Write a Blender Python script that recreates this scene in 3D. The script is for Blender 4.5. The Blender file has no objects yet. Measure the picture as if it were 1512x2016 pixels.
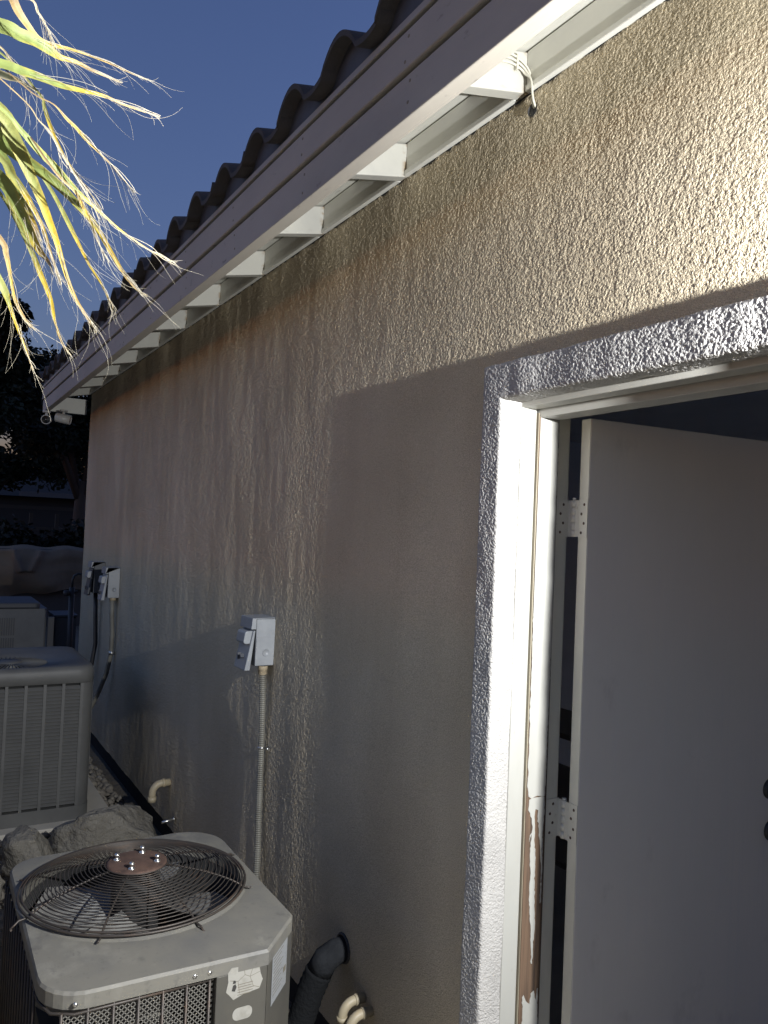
import bpy, math, random
import numpy as np
from mathutils import Vector, Matrix

# ------------------------------------------------------------------ camera, sky, exposure
scene = bpy.context.scene
scene.render.engine = 'CYCLES'
coll = scene.collection
cam_data = bpy.data.cameras.new('camera')
cam = bpy.data.objects.new('camera', cam_data)
coll.objects.link(cam)
cam_data.sensor_fit = 'VERTICAL'
cam_data.sensor_height = 24.0
cam_data.lens = 24.0 * 1564.56 / 2016
cam_data.clip_start = 0.05
cam_data.clip_end = 500
_r = Vector((0.50845491, 0.86007428, 0.04178324))
_u = Vector((0.00373373, -0.05072539, 0.99870566))
_f = Vector((-0.86108052, 0.50764079, 0.02900286))
cam.matrix_world = Matrix(((_r.x, _u.x, -_f.x, 0.0), (_r.y, _u.y, -_f.y, -1.35),
                           (_r.z, _u.z, -_f.z, 1.78), (0, 0, 0, 1)))
scene.camera = cam

world = bpy.data.worlds.new('World')
scene.world = world
world.use_nodes = True
wn = world.node_tree
bg = wn.nodes['Background']
sky = wn.nodes.new('ShaderNodeTexSky')
sky.sky_type = 'NISHITA'
sky.sun_disc = False
sky.sun_elevation = math.radians(-1.0)
sky.sun_rotation = math.radians(182.0)
sky.air_density = 1.0
sky.dust_density = 0.6
sky.ozone_density = 3.5
wn.links.new(sky.outputs['Color'], bg.inputs['Color'])
bg.inputs['Strength'].default_value = 0.15

LAMP_POS = (-0.10, -0.160, 2.140)
LAMP_POWER = 44.0
LAMP_COLOR = (0.77, 0.985, 1.31)

vs = scene.view_settings
vs.view_transform = 'Standard'
vs.look = 'None'
vs.exposure = 3.45
vs.gamma = 1.0
vs.use_curve_mapping = False
vs.use_white_balance = True            # the camera's white balance, set for the warm lamp and sunset glow
vs.white_balance_temperature = 9500
vs.white_balance_tint = 15
scene.cycles.max_bounces = 8
scene.cycles.diffuse_bounces = 4
scene.cycles.sample_clamp_indirect = 4.0
scene.cycles.use_denoising = True

# ------------------------------------------------------------------ materials
MATS = {}
def mat(name, base, rough=0.7, metal=0.0, spec=0.5, var=None, bump=None, bump2=None, coat=0.0):
    """procedural material: base colour, optional noise variation (scale, colour2, contrast, stretch), bump (scale, strength, distance)"""
    if name in MATS: return MATS[name]
    m = bpy.data.materials.new(name); m.use_nodes = True
    nt = m.node_tree; L = nt.links; p = nt.nodes['Principled BSDF']
    p.inputs['Base Color'].default_value = (*base, 1)
    p.inputs['Roughness'].default_value = rough
    p.inputs['Metallic'].default_value = metal
    p.inputs['Specular IOR Level'].default_value = spec
    tc = nt.nodes.new('ShaderNodeTexCoord')
    def noise(scale, stretch=(1, 1, 1), detail=4.0, rough_=0.55, kind='ShaderNodeTexNoise'):
        mp = nt.nodes.new('ShaderNodeMapping'); mp.inputs['Scale'].default_value = stretch
        L.new(tc.outputs['Object'], mp.inputs['Vector'])
        n = nt.nodes.new(kind); n.inputs['Scale'].default_value = scale
        if kind == 'ShaderNodeTexNoise':
            n.inputs['Detail'].default_value = detail; n.inputs['Roughness'].default_value = rough_
        L.new(mp.outputs['Vector'], n.inputs['Vector']); return n
    if var:
        prev = None
        for (sc, c2, lo, hi, st) in var:
            n = noise(sc, st, 6.0, 0.6)
            rp = nt.nodes.new('ShaderNodeMapRange'); rp.inputs['From Min'].default_value = lo; rp.inputs['From Max'].default_value = hi
            L.new(n.outputs['Fac'], rp.inputs['Value'])
            mx = nt.nodes.new('ShaderNodeMix'); mx.data_type = 'RGBA'
            L.new(rp.outputs['Result'], mx.inputs['Factor'])
            if prev is None: mx.inputs['A'].default_value = (*base, 1)
            else: L.new(prev, mx.inputs['A'])
            mx.inputs['B'].default_value = (*c2, 1)
            prev = mx.outputs['Result']
        L.new(prev, p.inputs['Base Color'])
    last = None
    for b in (bump, bump2):
        if not b: continue
        sc, stg, dist = b[0], b[1], b[2]
        st = b[3] if len(b) > 3 else (1, 1, 1)
        det = b[4] if len(b) > 4 else 3.0
        n = noise(sc, st, det)
        bp = nt.nodes.new('ShaderNodeBump'); bp.inputs['Strength'].default_value = stg; bp.inputs['Distance'].default_value = dist
        L.new(n.outputs['Fac'], bp.inputs['Height'])
        if last: L.new(last, bp.inputs['Normal'])
        last = bp.outputs['Normal']
    if last: L.new(last, p.inputs['Normal'])
    MATS[name] = m
    return m

def attr_mat(name, attr, rough=0.5, spec=0.3, transl=0.0, scale_var=0.0):
    m = bpy.data.materials.new(name); m.use_nodes = True
    nt = m.node_tree; p = nt.nodes['Principled BSDF']
    a = nt.nodes.new('ShaderNodeAttribute'); a.attribute_name = attr
    nt.links.new(a.outputs['Color'], p.inputs['Base Color'])
    p.inputs['Roughness'].default_value = rough; p.inputs['Specular IOR Level'].default_value = spec
    if transl:
        t = nt.nodes.new('ShaderNodeBsdfTranslucent'); nt.links.new(a.outputs['Color'], t.inputs['Color'])
        mix = nt.nodes.new('ShaderNodeMixShader'); mix.inputs['Fac'].default_value = transl
        out = nt.nodes['Material Output']
        nt.links.new(p.outputs['BSDF'], mix.inputs[1]); nt.links.new(t.outputs['BSDF'], mix.inputs[2])
        nt.links.new(mix.outputs['Shader'], out.inputs['Surface'])
    MATS[name] = m
    return m

def stucco_mat():
    m = bpy.data.materials.new('tan_stucco'); m.use_nodes = True
    nt = m.node_tree; L = nt.links; p = nt.nodes['Principled BSDF']
    p.inputs['Roughness'].default_value = 0.95; p.inputs['Specular IOR Level'].default_value = 0.06
    tc = nt.nodes.new('ShaderNodeTexCoord')
    n1 = nt.nodes.new('ShaderNodeTexNoise'); n1.inputs['Scale'].default_value = 1.6; n1.inputs['Detail'].default_value = 5
    L.new(tc.outputs['Object'], n1.inputs['Vector'])
    cr = nt.nodes.new('ShaderNodeValToRGB'); e = cr.color_ramp.elements
    e[0].position = 0.32; e[0].color = (0.51, 0.422, 0.302, 1); e[1].position = 0.68; e[1].color = (0.62, 0.524, 0.388, 1)
    L.new(n1.outputs['Fac'], cr.inputs['Fac']); L.new(cr.outputs['Color'], p.inputs['Base Color'])
    n3 = nt.nodes.new('ShaderNodeTexNoise'); n3.inputs['Scale'].default_value = 270; n3.inputs['Detail'].default_value = 1.0
    L.new(tc.outputs['Object'], n3.inputs['Vector'])
    r3 = nt.nodes.new('ShaderNodeMapRange'); r3.interpolation_type = 'SMOOTHSTEP'; r3.inputs['From Min'].default_value = 0.42; r3.inputs['From Max'].default_value = 0.66
    L.new(n3.outputs['Fac'], r3.inputs['Value'])
    b2 = nt.nodes.new('ShaderNodeBump'); b2.inputs['Strength'].default_value = 1.0; b2.inputs['Distance'].default_value = 0.0013
    L.new(r3.outputs['Result'], b2.inputs['Height']); L.new(b2.outputs['Normal'], p.inputs['Normal'])
    # vertical brown streaks mixed into the base colour
    mp = nt.nodes.new('ShaderNodeMapping'); mp.inputs['Scale'].default_value = (1, 1, .10); L.new(tc.outputs['Object'], mp.inputs['Vector'])
    n4 = nt.nodes.new('ShaderNodeTexNoise'); n4.inputs['Scale'].default_value = 7; n4.inputs['Detail'].default_value = 6; L.new(mp.outputs['Vector'], n4.inputs['Vector'])
    r4 = nt.nodes.new('ShaderNodeMapRange'); r4.inputs['From Min'].default_value = .45; r4.inputs['From Max'].default_value = .8; r4.inputs['To Max'].default_value = .18; L.new(n4.outputs['Fac'], r4.inputs['Value'])
    mx = nt.nodes.new('ShaderNodeMix'); mx.data_type = 'RGBA'; L.new(r4.outputs['Result'], mx.inputs['Factor']); L.new(cr.outputs['Color'], mx.inputs['A']); mx.inputs['B'].default_value = (.33, .25, .165, 1)
    n5 = nt.nodes.new('ShaderNodeTexNoise'); n5.inputs['Scale'].default_value = 380; n5.inputs['Detail'].default_value = 2; L.new(tc.outputs['Object'], n5.inputs['Vector'])
    r5 = nt.nodes.new('ShaderNodeMapRange'); r5.inputs['From Min'].default_value = .35; r5.inputs['From Max'].default_value = .65; r5.inputs['To Min'].default_value = .74; r5.inputs['To Max'].default_value = 1.12; L.new(n5.outputs['Fac'], r5.inputs['Value'])
    sc = nt.nodes.new('ShaderNodeVectorMath'); sc.operation = 'SCALE'; L.new(mx.outputs['Result'], sc.inputs[0]); L.new(r5.outputs['Result'], sc.inputs['Scale'])
    L.new(sc.outputs['Vector'], p.inputs['Base Color'])
    MATS['tan_stucco'] = m
    return m

M_STUCCO = stucco_mat()
def trim_mat():
    m = mat('grey_trim_paint', (0.37, 0.355, 0.335), 0.6, spec=0.2, var=[(5, (0.30, 0.288, 0.272), .4, .7, (1, 1, 1))], bump=(240, 1.0, .0028, (1, 1, 1), 1))
    nt = m.node_tree; p = nt.nodes['Principled BSDF']; L = nt.links
    return m
M_TRIM = trim_mat()
M_WHITE = mat('white_paint', (0.58, 0.57, 0.515), 0.5, var=[(3, (0.50, 0.49, 0.46), .45, .8, (1, 1, 1)), (40, (0.52, 0.48, 0.40), .68, .85, (.25, 1, 1))], bump=(30, .3, .0015, (.15, 1, 1)))
def rafter_mat():
    m = mat('rafter_paint', (0.42, 0.41, 0.365), 0.6, var=[(3, (0.31, 0.305, 0.285), .45, .8, (1, 1, 1)), (45, (0.28, 0.255, 0.21), .64, .8, (1, .2, 1))], bump=(40, .35, .0015, (1, .12, 1)))
    nt = m.node_tree; L = nt.links; p = nt.nodes['Principled BSDF']; src = p.inputs['Base Color'].links[0].from_socket
    tc = nt.nodes.new('ShaderNodeTexCoord'); sp = nt.nodes.new('ShaderNodeSeparateXYZ'); L.new(tc.outputs['Object'], sp.inputs['Vector'])
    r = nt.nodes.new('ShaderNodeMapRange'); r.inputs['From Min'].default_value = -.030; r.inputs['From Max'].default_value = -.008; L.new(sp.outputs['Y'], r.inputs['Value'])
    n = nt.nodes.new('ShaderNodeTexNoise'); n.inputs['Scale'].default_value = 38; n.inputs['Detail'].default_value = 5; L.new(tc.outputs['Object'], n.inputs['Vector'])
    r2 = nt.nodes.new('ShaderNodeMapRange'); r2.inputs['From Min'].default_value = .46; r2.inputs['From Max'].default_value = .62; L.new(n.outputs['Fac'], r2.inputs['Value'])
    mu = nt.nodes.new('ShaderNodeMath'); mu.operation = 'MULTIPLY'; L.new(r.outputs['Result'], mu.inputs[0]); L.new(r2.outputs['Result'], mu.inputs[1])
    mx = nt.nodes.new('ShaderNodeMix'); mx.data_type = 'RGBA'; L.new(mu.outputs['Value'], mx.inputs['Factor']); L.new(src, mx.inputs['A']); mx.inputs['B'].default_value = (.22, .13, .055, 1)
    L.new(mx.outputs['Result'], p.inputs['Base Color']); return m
M_RAFTER = rafter_mat()
M_SOFFIT = mat('soffit_paint', (0.55, 0.54, 0.48), 0.6, var=[(60, (0.27, 0.25, 0.21), .60, .74, (.4, 1, 1)), (4, (0.50, 0.49, 0.45), .4, .8, (1, 1, 1))], bump=(90, .35, .002))
M_FASCIA = mat('fascia_paint', (0.47, 0.43, 0.37), 0.7, spec=0.2, var=[(2.0, (0.36, 0.325, 0.285), .4, .75, (.5, 1, 1)), (26, (0.22, 0.195, 0.175), .64, .76, (.5, 1, 1))], bump=(45, .4, .002, (.12, 1, 1)))
M_FRAMEW = mat('frame_white', (0.34, 0.334, 0.305), 0.4, var=[(9, (0.31, 0.30, 0.27), .5, .80, (1, 1, .3)), (70, (0.24, 0.225, 0.19), .66, .78, (1, 1, .25))], bump=(60, .1, .0006))
M_CREAM = mat('cream_frame', (0.60, 0.58, 0.50), 0.5, var=[(12, (0.48, 0.46, 0.39), .5, .8, (1, 1, .3))])
M_DOOR = mat('door_paint', (0.80, 0.745, 0.66), 0.45, var=[(1.5, (0.70, 0.665, 0.60), .35, .7, (1, 1, .5)), (5, (0.55, 0.51, 0.45), .60, .78, (1, 1, .7)), (60, (0.735, 0.70, 0.637), .5, .8, (1, 1, .03))], bump=(70, .12, .0008, (1, 1, .05)))
M_BAREWOOD = mat('bare_wood', (0.125, 0.073, 0.045), 0.85, var=[(60, (0.045, 0.026, 0.017), .42, .62, (1, 1, .03)), (25, (0.20, 0.125, 0.08), .58, .75, (1, 1, .06))], bump=(60, .8, .002, (1, 1, .03)))
M_TANWOOD = mat('tan_wood_edge', (0.25, 0.215, 0.155), 0.75, var=[(40, (0.12, 0.085, 0.055), .48, .68, (1, 1, .05))], bump=(60, .5, .001, (1, 1, .05)))
M_RUBBER = mat('dark_rubber', (0.02, 0.02, 0.022), 0.8)
M_HINGE = mat('painted_hinge', (0.58, 0.56, 0.49), 0.4, var=[(60, (0.35, 0.31, 0.24), .62, .8, (1, 1, 1))], bump=(90, .2, .0006))
M_TILE = mat('clay_tile', (0.082, 0.074, 0.067), 0.9, var=[(8, (0.055, 0.05, 0.046), .4, .7, (1, 1, 1)), (30, (0.11, 0.098, 0.086), .6, .85, (1, 1, 1))], bump=(120, .5, .003))
M_CLOSURE = mat('eave_closure_metal', (0.085, 0.095, 0.11), 0.6, var=[(10, (0.06, 0.068, 0.08), .4, .7, (1, 1, 1))])
M_FOUND = mat('gap_shade_black', (0.012, 0.012, 0.014), 0.9)  # near-black also carries the shade of the gap under the stucco
M_INT = mat('interior_drywall', (0.80, 0.80, 0.79), 0.9, var=[(3, (0.74, 0.74, 0.73), .4, .7, (1, 1, 1))])
M_CONC = mat('concrete', (0.50, 0.465, 0.405), 0.9, var=[(6, (0.42, 0.39, 0.34), .4, .7, (1, 1, 1))], bump=(80, .5, .002))
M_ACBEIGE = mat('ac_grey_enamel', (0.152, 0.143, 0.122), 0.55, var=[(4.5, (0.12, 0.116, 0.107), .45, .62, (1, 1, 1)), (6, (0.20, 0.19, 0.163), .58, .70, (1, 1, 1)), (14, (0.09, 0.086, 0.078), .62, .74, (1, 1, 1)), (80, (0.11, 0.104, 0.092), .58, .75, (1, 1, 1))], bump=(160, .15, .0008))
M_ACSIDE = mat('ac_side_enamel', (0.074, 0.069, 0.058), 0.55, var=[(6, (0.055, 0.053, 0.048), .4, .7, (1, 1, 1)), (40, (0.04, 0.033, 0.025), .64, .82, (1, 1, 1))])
M_AC2 = mat('ac_old_enamel', (0.11, 0.11, 0.106), 0.55, var=[(5, (0.085, 0.085, 0.082), .4, .7, (1, 1, 1))])
M_AC3 = mat('ac_far_enamel', (0.13, 0.135, 0.14), 0.6, var=[(5, (0.10, 0.105, 0.11), .4, .7, (1, 1, 1))])
M_COIL = mat('coil_fins', (0.045, 0.043, 0.04), 0.6, metal=0.3)
M_WIREDK = mat('dark_wire', (0.055, 0.046, 0.04), 0.5, metal=0.4, var=[(20, (0.10, 0.06, 0.04), .5, .8, (1, 1, 1))])
M_GUARDMESH = mat('guard_mesh', (0.20, 0.19, 0.17), 0.5, metal=0.3)
M_BLADE = mat('fan_blade_metal', (0.24, 0.235, 0.22), 0.5, metal=0.2, var=[(9, (0.09, 0.08, 0.07), .4, .7, (1, 1, 1))])
M_RUST = mat('rusty_plate', (0.105, 0.058, 0.043), 0.75, metal=0.2, var=[(22, (0.055, 0.032, 0.025), .4, .65, (1, 1, 1)), (60, (0.16, 0.10, 0.075), .62, .8, (1, 1, 1))], bump=(90, .4, .001))
M_STEEL = mat('zinc_steel', (0.62, 0.61, 0.58), 0.28, metal=0.95)
M_DARKCAV = mat('dark_cavity', (0.02, 0.02, 0.02), 0.9)
M_STICKER = mat('cream_sticker', (0.30, 0.29, 0.26), 0.6, var=[(30, (0.22, 0.21, 0.18), .5, .75, (1, 1, 1))])
M_STICKG = mat('silver_sticker', (0.24, 0.25, 0.258), 0.45, var=[(90, (0.17, 0.176, 0.18), .5, .7, (1, .3, 4))])
M_PRINT = mat('faded_print', (0.15, 0.13, 0.10), 0.7)
M_BURN = mat('burn_mark', (0.03, 0.028, 0.026), 0.7)
M_BOXG = mat('grey_pvc_box', (0.25, 0.265, 0.28), 0.42, var=[(14, (0.21, 0.225, 0.24), .45, .7, (1, 1, 1)), (70, (0.14, 0.145, 0.15), .70, .82, (1, 1, 1))])
M_BOXDK = mat('dark_box', (0.055, 0.06, 0.07), 0.5)
M_CONDUIT = mat('grey_conduit', (0.165, 0.158, 0.135), 0.6, var=[(10, (0.12, 0.113, 0.095), .4, .7, (1, 1, 1))])
M_CONDDK = mat('black_conduit', (0.03, 0.03, 0.033), 0.5)
M_BRONZE = mat('tan_fitting', (0.36, 0.29, 0.20), 0.5)
M_PVC = mat('cream_pvc', (0.36, 0.30, 0.205), 0.5, var=[(40, (0.42, 0.32, 0.20), .55, .75, (1, 1, 1))])
M_SLEEVE = mat('black_foam_sleeve', (0.012, 0.013, 0.0145), 0.95, spec=0.1, var=[(30, (0.012, 0.013, 0.014), .4, .7, (1, 1, 1))], bump=(70, 1.0, .006))
M_TAPE = mat('grey_tape', (0.022, 0.024, 0.027), 0.95, spec=0.1, var=[(14, (0.012, 0.013, 0.015), .4, .7, (1, 1, 1))], bump=(45, .8, .006))
M_CABLE = mat('white_cable', (0.46, 0.44, 0.37), 0.45)
M_ROCK = mat('boulder_stone', (0.20, 0.185, 0.158), 0.9, var=[(7, (0.15, 0.135, 0.112), .4, .65, (1, 1, 1)), (25, (0.33, 0.305, 0.255), .58, .8, (1, 1, 1))], bump=(22, 1.0, .03), bump2=(120, .8, .006))
M_GRAVEL = mat('gravel_stone', (0.24, 0.215, 0.18), 0.9, var=[(12, (0.15, 0.13, 0.11), .4, .6, (1, 1, 1)), (19, (0.34, 0.31, 0.27), .58, .7, (1, 1, 1))], bump=(120, .5, .003))
M_SOIL = mat('tan_soil', (0.155, 0.128, 0.096), 0.95, var=[(4, (0.11, 0.09, 0.068), .4, .7, (1, 1, 1))], bump=(30, .8, .02))
M_BARK = mat('bark', (0.07, 0.05, 0.038), 0.9, bump=(30, .8, .02))
M_CANVAS = mat('tan_canvas', (0.20, 0.145, 0.10), 0.85, var=[(2.0, (0.14, 0.10, 0.07), .4, .7, (1, 1, 1))])
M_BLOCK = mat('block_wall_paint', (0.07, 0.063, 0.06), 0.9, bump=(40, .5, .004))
M_CAMW = mat('camera_white', (0.40, 0.39, 0.37), 0.4)
M_GLASSDK = mat('dark_glass', (0.008, 0.009, 0.011), 0.12)
M_BOUNCE = mat('bounce_wall_paint', (0.64, 0.555, 0.44), 0.9, var=[(3, (0.42, 0.38, 0.32), .4, .7, (1, 1, 1))], bump=(40, .6, .004))
M_FENCEW = mat('weathered_fence', (0.05, 0.044, 0.04), 0.85)
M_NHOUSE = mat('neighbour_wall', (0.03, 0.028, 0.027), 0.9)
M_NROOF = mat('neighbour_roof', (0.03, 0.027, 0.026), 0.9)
M_PALE = mat('pale_fascia', (0.10, 0.098, 0.098), 0.8)
M_LEVER = mat('dark_bronze', (0.035, 0.034, 0.034), 0.45, metal=0.4)
M_SHELF = mat('shelf_board', (0.30, 0.25, 0.20), 0.8)
M_LEAFD = attr_mat('tree_leaf', 'tint', 0.6, 0.2)
M_FROND = attr_mat('palm_leaf', 'tint', 0.5, 0.3, 0.12)
M_FIBRE = mat('palm_fibre', (0.55, 0.49, 0.38), 0.7)

# ------------------------------------------------------------------ mesh helpers
class MB:
    OFF = (0.0, 0.0, 0.0)
    def __init__(s): s.v = []; s.f = []; s.sm = []; s.c = []
    def add(s, vs, fs, smooth=False):
        o = len(s.v); s.v += [tuple(p) for p in vs]
        for f in fs: s.f.append(tuple(i + o for i in f)); s.sm.append(smooth)
        return s
    def box(s, a, b):
        x0, y0, z0 = (min(a[i], b[i]) for i in range(3)); x1, y1, z1 = (max(a[i], b[i]) for i in range(3))
        return s.add([(x0,y0,z0),(x1,y0,z0),(x1,y1,z0),(x0,y1,z0),(x0,y0,z1),(x1,y0,z1),(x1,y1,z1),(x0,y1,z1)],
              [(0,3,2,1),(4,5,6,7),(0,1,5,4),(1,2,6,5),(2,3,7,6),(3,0,4,7)])
    def prism(s, poly, axis, a, b):
        """polygon (2-D) extruded along axis 'x','y','z' from a to b; poly coords are the remaining axes in order"""
        def P(q, t):
            return {'x': (t, q[0], q[1]), 'y': (q[0], t, q[1]), 'z': (q[0], q[1], t)}[axis]
        n = len(poly)
        vs = [P(q, a) for q in poly] + [P(q, b) for q in poly]
        fs = [tuple(range(n)), tuple(range(2*n-1, n-1, -1))] + [(i, i+n, (i+1) % n + n, (i+1) % n) for i in range(n)]
        return s.add(vs, fs)
    def tube(s, pts, r, seg=8, caps=True, smooth=True):
        pts = [Vector(p) for p in pts]; n = len(pts)
        R = r if isinstance(r, (list, tuple)) else [r]*n
        vs = []; nrm = None
        for i, p in enumerate(pts):
            t = (pts[min(i+1, n-1)] - pts[max(i-1, 0)]).normalized()
            if nrm is None: nrm = t.orthogonal().normalized()
            else:
                nrm = nrm - t*nrm.dot(t)
                nrm = nrm.normalized() if nrm.length > 1e-6 else t.orthogonal().normalized()
            b = t.cross(nrm)
            for k in range(seg):
                a = 2*math.pi*k/seg
                vs.append(p + (nrm*math.cos(a) + b*math.sin(a))*R[i])
        fs = [(i*seg+k, i*seg+(k+1) % seg, (i+1)*seg+(k+1) % seg, (i+1)*seg+k) for i in range(n-1) for k in range(seg)]
        s.add(vs, fs, smooth)
        if caps:
            o = len(s.v) - len(vs)
            s.f.append(tuple(o+k for k in range(seg-1, -1, -1))); s.sm.append(False)
            s.f.append(tuple(o+(n-1)*seg+k for k in range(seg))); s.sm.append(False)
        return s
    def ring(s, c, R, r, n=48, seg=5):
        vs = []; fs = []
        for i in range(n):
            a = 2*math.pi*i/n
            for k in range(seg):
                b = 2*math.pi*k/seg; rr = R + r*math.cos(b)
                vs.append((c[0]+rr*math.cos(a), c[1]+rr*math.sin(a), c[2]+r*math.sin(b)))
        for i in range(n):
            for k in range(seg):
                fs.append((i*seg+k, ((i+1) % n)*seg+k, ((i+1) % n)*seg+(k+1) % seg, i*seg+(k+1) % seg))
        return s.add(vs, fs, True)
    def lathe(s, c, prof, seg=24, axis='z'):
        """profile of (radius, height) turned about axis through c"""
        vs = []
        for (r, h) in prof:
            for k in range(seg):
                a = 2*math.pi*k/seg; u, v = r*math.cos(a), r*math.sin(a)
                q = {'z': (u, v, h), 'y': (u, -h, v), 'x': (h, u, v)}[axis]
                vs.append((c[0]+q[0], c[1]+q[1], c[2]+q[2]))
        n = len(prof)
        fs = [(i*seg+k, i*seg+(k+1) % seg, (i+1)*seg+(k+1) % seg, (i+1)*seg+k) for i in range(n-1) for k in range(seg)]
        return s.add(vs, fs, True)
    def build(s, name, material, parent=None, bevel=0.0, kind=None, label=None, shade=None, origin=None):
        me = bpy.data.meshes.new(name)
        vs = [(a[0]+MB.OFF[0], a[1]+MB.OFF[1], a[2]+MB.OFF[2]) for a in s.v]
        if origin is not None: vs = [(a[0]-origin[0], a[1]-origin[1], a[2]-origin[2]) for a in vs]
        me.from_pydata(vs, [], s.f)
        me.polygons.foreach_set('use_smooth', s.sm if shade is None else [shade]*len(s.f))
        me.materials.append(material)
        if s.c:
            at = me.color_attributes.new('tint', 'FLOAT_COLOR', 'POINT')
            at.data.foreach_set('color', [q for c in s.c for q in (c[0], c[1], c[2], 1.0)])
        me.update()
        o = bpy.data.objects.new(name, me); coll.objects.link(o)
        if origin is not None: o.location = origin
        if parent is not None: o.parent = parent; o.matrix_parent_inverse = Matrix.Translation(-world_loc(parent))
        if bevel:
            b = o.modifiers.new('edge', 'BEVEL'); b.width = bevel; b.segments = 2; b.limit_method = 'ANGLE'; b.angle_limit = math.radians(40)
        if kind: o['kind'] = kind
        if label: o['label'] = label
        return o

def world_loc(o):
    v = Vector((0, 0, 0))
    v += Vector(o.location)
    if o.parent is not None: v += world_loc(o.parent) + o.matrix_parent_inverse.to_translation()
    return v

def thing(name, label, cat, loc=(0, 0, 0), group=None):
    o = bpy.data.objects.new(name, None); coll.objects.link(o); o.location = loc
    o.empty_display_size = .1
    return tag(o, label, cat, group)
def tag(o, label=None, cat=None, group=None, kind=None):
    if label: o['label'] = label
    if cat: o['category'] = cat
    if group: o['group'] = group
    if kind: o['kind'] = kind
    return o
def instance(o, loc, parent, rotz=None):
    c = o.copy(); coll.objects.link(c); c.location = loc
    if parent is not None: c.parent = parent; c.matrix_parent_inverse = Matrix.Translation(-world_loc(parent))
    return c

def _hash(ix, iy, iz, seed):
    h = (ix.astype(np.uint64)*np.uint64(73856093)) ^ (iy.astype(np.uint64)*np.uint64(19349663)) ^ (iz.astype(np.uint64)*np.uint64(83492791)) ^ np.uint64(seed*2654435761 % (1 << 32))
    h = (h ^ (h >> np.uint64(13)))*np.uint64(1274126177); h = h & np.uint64(0xffffffff)
    h = (h ^ (h >> np.uint64(16)))*np.uint64(2246822519) & np.uint64(0xffffffff)
    h = h ^ (h >> np.uint64(15))
    return (h & np.uint64(0xffffff)).astype(np.float64)/float(0xffffff)
def vnoise(p, seed=0):
    """value noise in [0,1] at points p (n,3)"""
    p = p + 1000.0
    i = np.floor(p).astype(np.int64); f = p - i; f = f*f*(3-2*f)
    r = 0
    for dx in (0, 1):
        for dy in (0, 1):
            for dz in (0, 1):
                w = (f[:, 0] if dx else 1-f[:, 0])*(f[:, 1] if dy else 1-f[:, 1])*(f[:, 2] if dz else 1-f[:, 2])
                r = r + w*_hash(i[:, 0]+dx, i[:, 1]+dy, i[:, 2]+dz, seed)
    return r
def sand_grain(P_, seed):
    """float-finished stucco: 0..1 height of rounded grains about 6 mm across"""
    q = vnoise(P_*290, seed)*.65 + vnoise(P_*470, seed+1)*.35
    s = np.clip((q-.34)/.38, 0, 1)
    return s*s*(3-2*s)
def grid_obj(name, P, faces, material, parent, origin, smooth=True):
    me = bpy.data.meshes.new(name)
    Q = P - np.array(origin)
    me.vertices.add(len(Q)); me.vertices.foreach_set('co', Q.astype(np.float32).ravel())
    nf = len(faces); me.loops.add(nf*4); me.polygons.add(nf)
    me.loops.foreach_set('vertex_index', faces.astype(np.int32).ravel())
    me.polygons.foreach_set('loop_start', np.arange(0, nf*4, 4, dtype=np.int32))
    me.polygons.foreach_set('use_smooth', np.full(nf, smooth))
    me.materials.append(material); me.update(calc_edges=True)
    o = bpy.data.objects.new(name, me); coll.objects.link(o); o.location = origin
    if parent is not None: o.parent = parent; o.matrix_parent_inverse = Matrix.Translation(-world_loc(parent))
    return o
def grid_faces(n, m, mask=None):
    i = np.arange(n-1)[:, None]; j = np.arange(m-1)[None, :]
    a = i*m+j
    F = np.stack([a, a+m, a+m+1, a+1], -1)
    return F.reshape(-1, 4) if mask is None else F[mask]
rnd = random.Random(11)
# ------------------------------------------------------------------ ground
g = MB(); g.add([(-150, -150, -.09), (150, -150, -.09), (150, 150, -.09), (-150, 150, -.09)], [(0, 1, 2, 3)])
tag(g.build('ground', M_SOIL), 'dark bare soil of the side yard', kind='structure')

w = MB(); w.prism([(-1.75, -1.7), (12, -1.7), (12, 8), (2.36, 8), (2.36, -.03), (-1.75, -.03)], 'z', -.2, -.02); tag(w.build('bounce_slab', M_CONC, bevel=.01), 'pale concrete slab added outside the side door to bounce lamplight', kind='structure')  # unseen slab, added to bounce lamplight onto the door and lower wall

# ------------------------------------------------------------------ house
house = thing('house', 'tan stucco house with white eaves, clay tile roof and open side door', 'house', (-3.0, 0, 0))
XC = -7.72     # far corner
DX0, DX1 = -1.608, -0.650     # inner faces of the door surround
DZ = 2.144

# stucco front face, one grid with the doorway left out
def steps(x, stop, f):
    out = [x]
    while out[-1] > stop: out.append(out[-1]-f(out[-1]))
    return out[:-1]+[stop]
near = steps(-1.656, -3.1, lambda x: .0024 if x > -2.6 else .0034)
far = steps(-3.1, XC+.03, lambda x: .0034+.0205*((-3.1-x)/4.6)**.8)
xs = np.array(sorted(set(near+far+list(np.arange(-1.650, -.80, .0024))+list(np.linspace(-.79, 2.2, 70)))))
zs = np.concatenate([np.arange(.05, 2.165, .0052), np.arange(2.17, 3.10, .0024)])
X, Zg = np.meshgrid(xs, zs, indexing='ij')
n, m = X.shape
pp = np.stack([X.ravel(), np.zeros(n*m), Zg.ravel()], -1)
wv = np.clip((-1.8-pp[:, 0])/1.6, 0, 1)
und = (vnoise(pp*np.array([6.5, 1, 1.9]), 3)-.5)*(.0012+.0030*wv) + (vnoise(pp*np.array([3.1, 1, 1.2])+pp[:, [2, 1, 0]]*np.array([.9, 0, 0]), 8)-.5)*.0035*wv + (vnoise(pp*np.array([19, 1, 6.5]), 4)-.5)*(.0009+.0015*wv) + (vnoise(pp*np.array([60, 1, 45]), 6)-.5)*.0007
gr = sand_grain(pp, 40)
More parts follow.
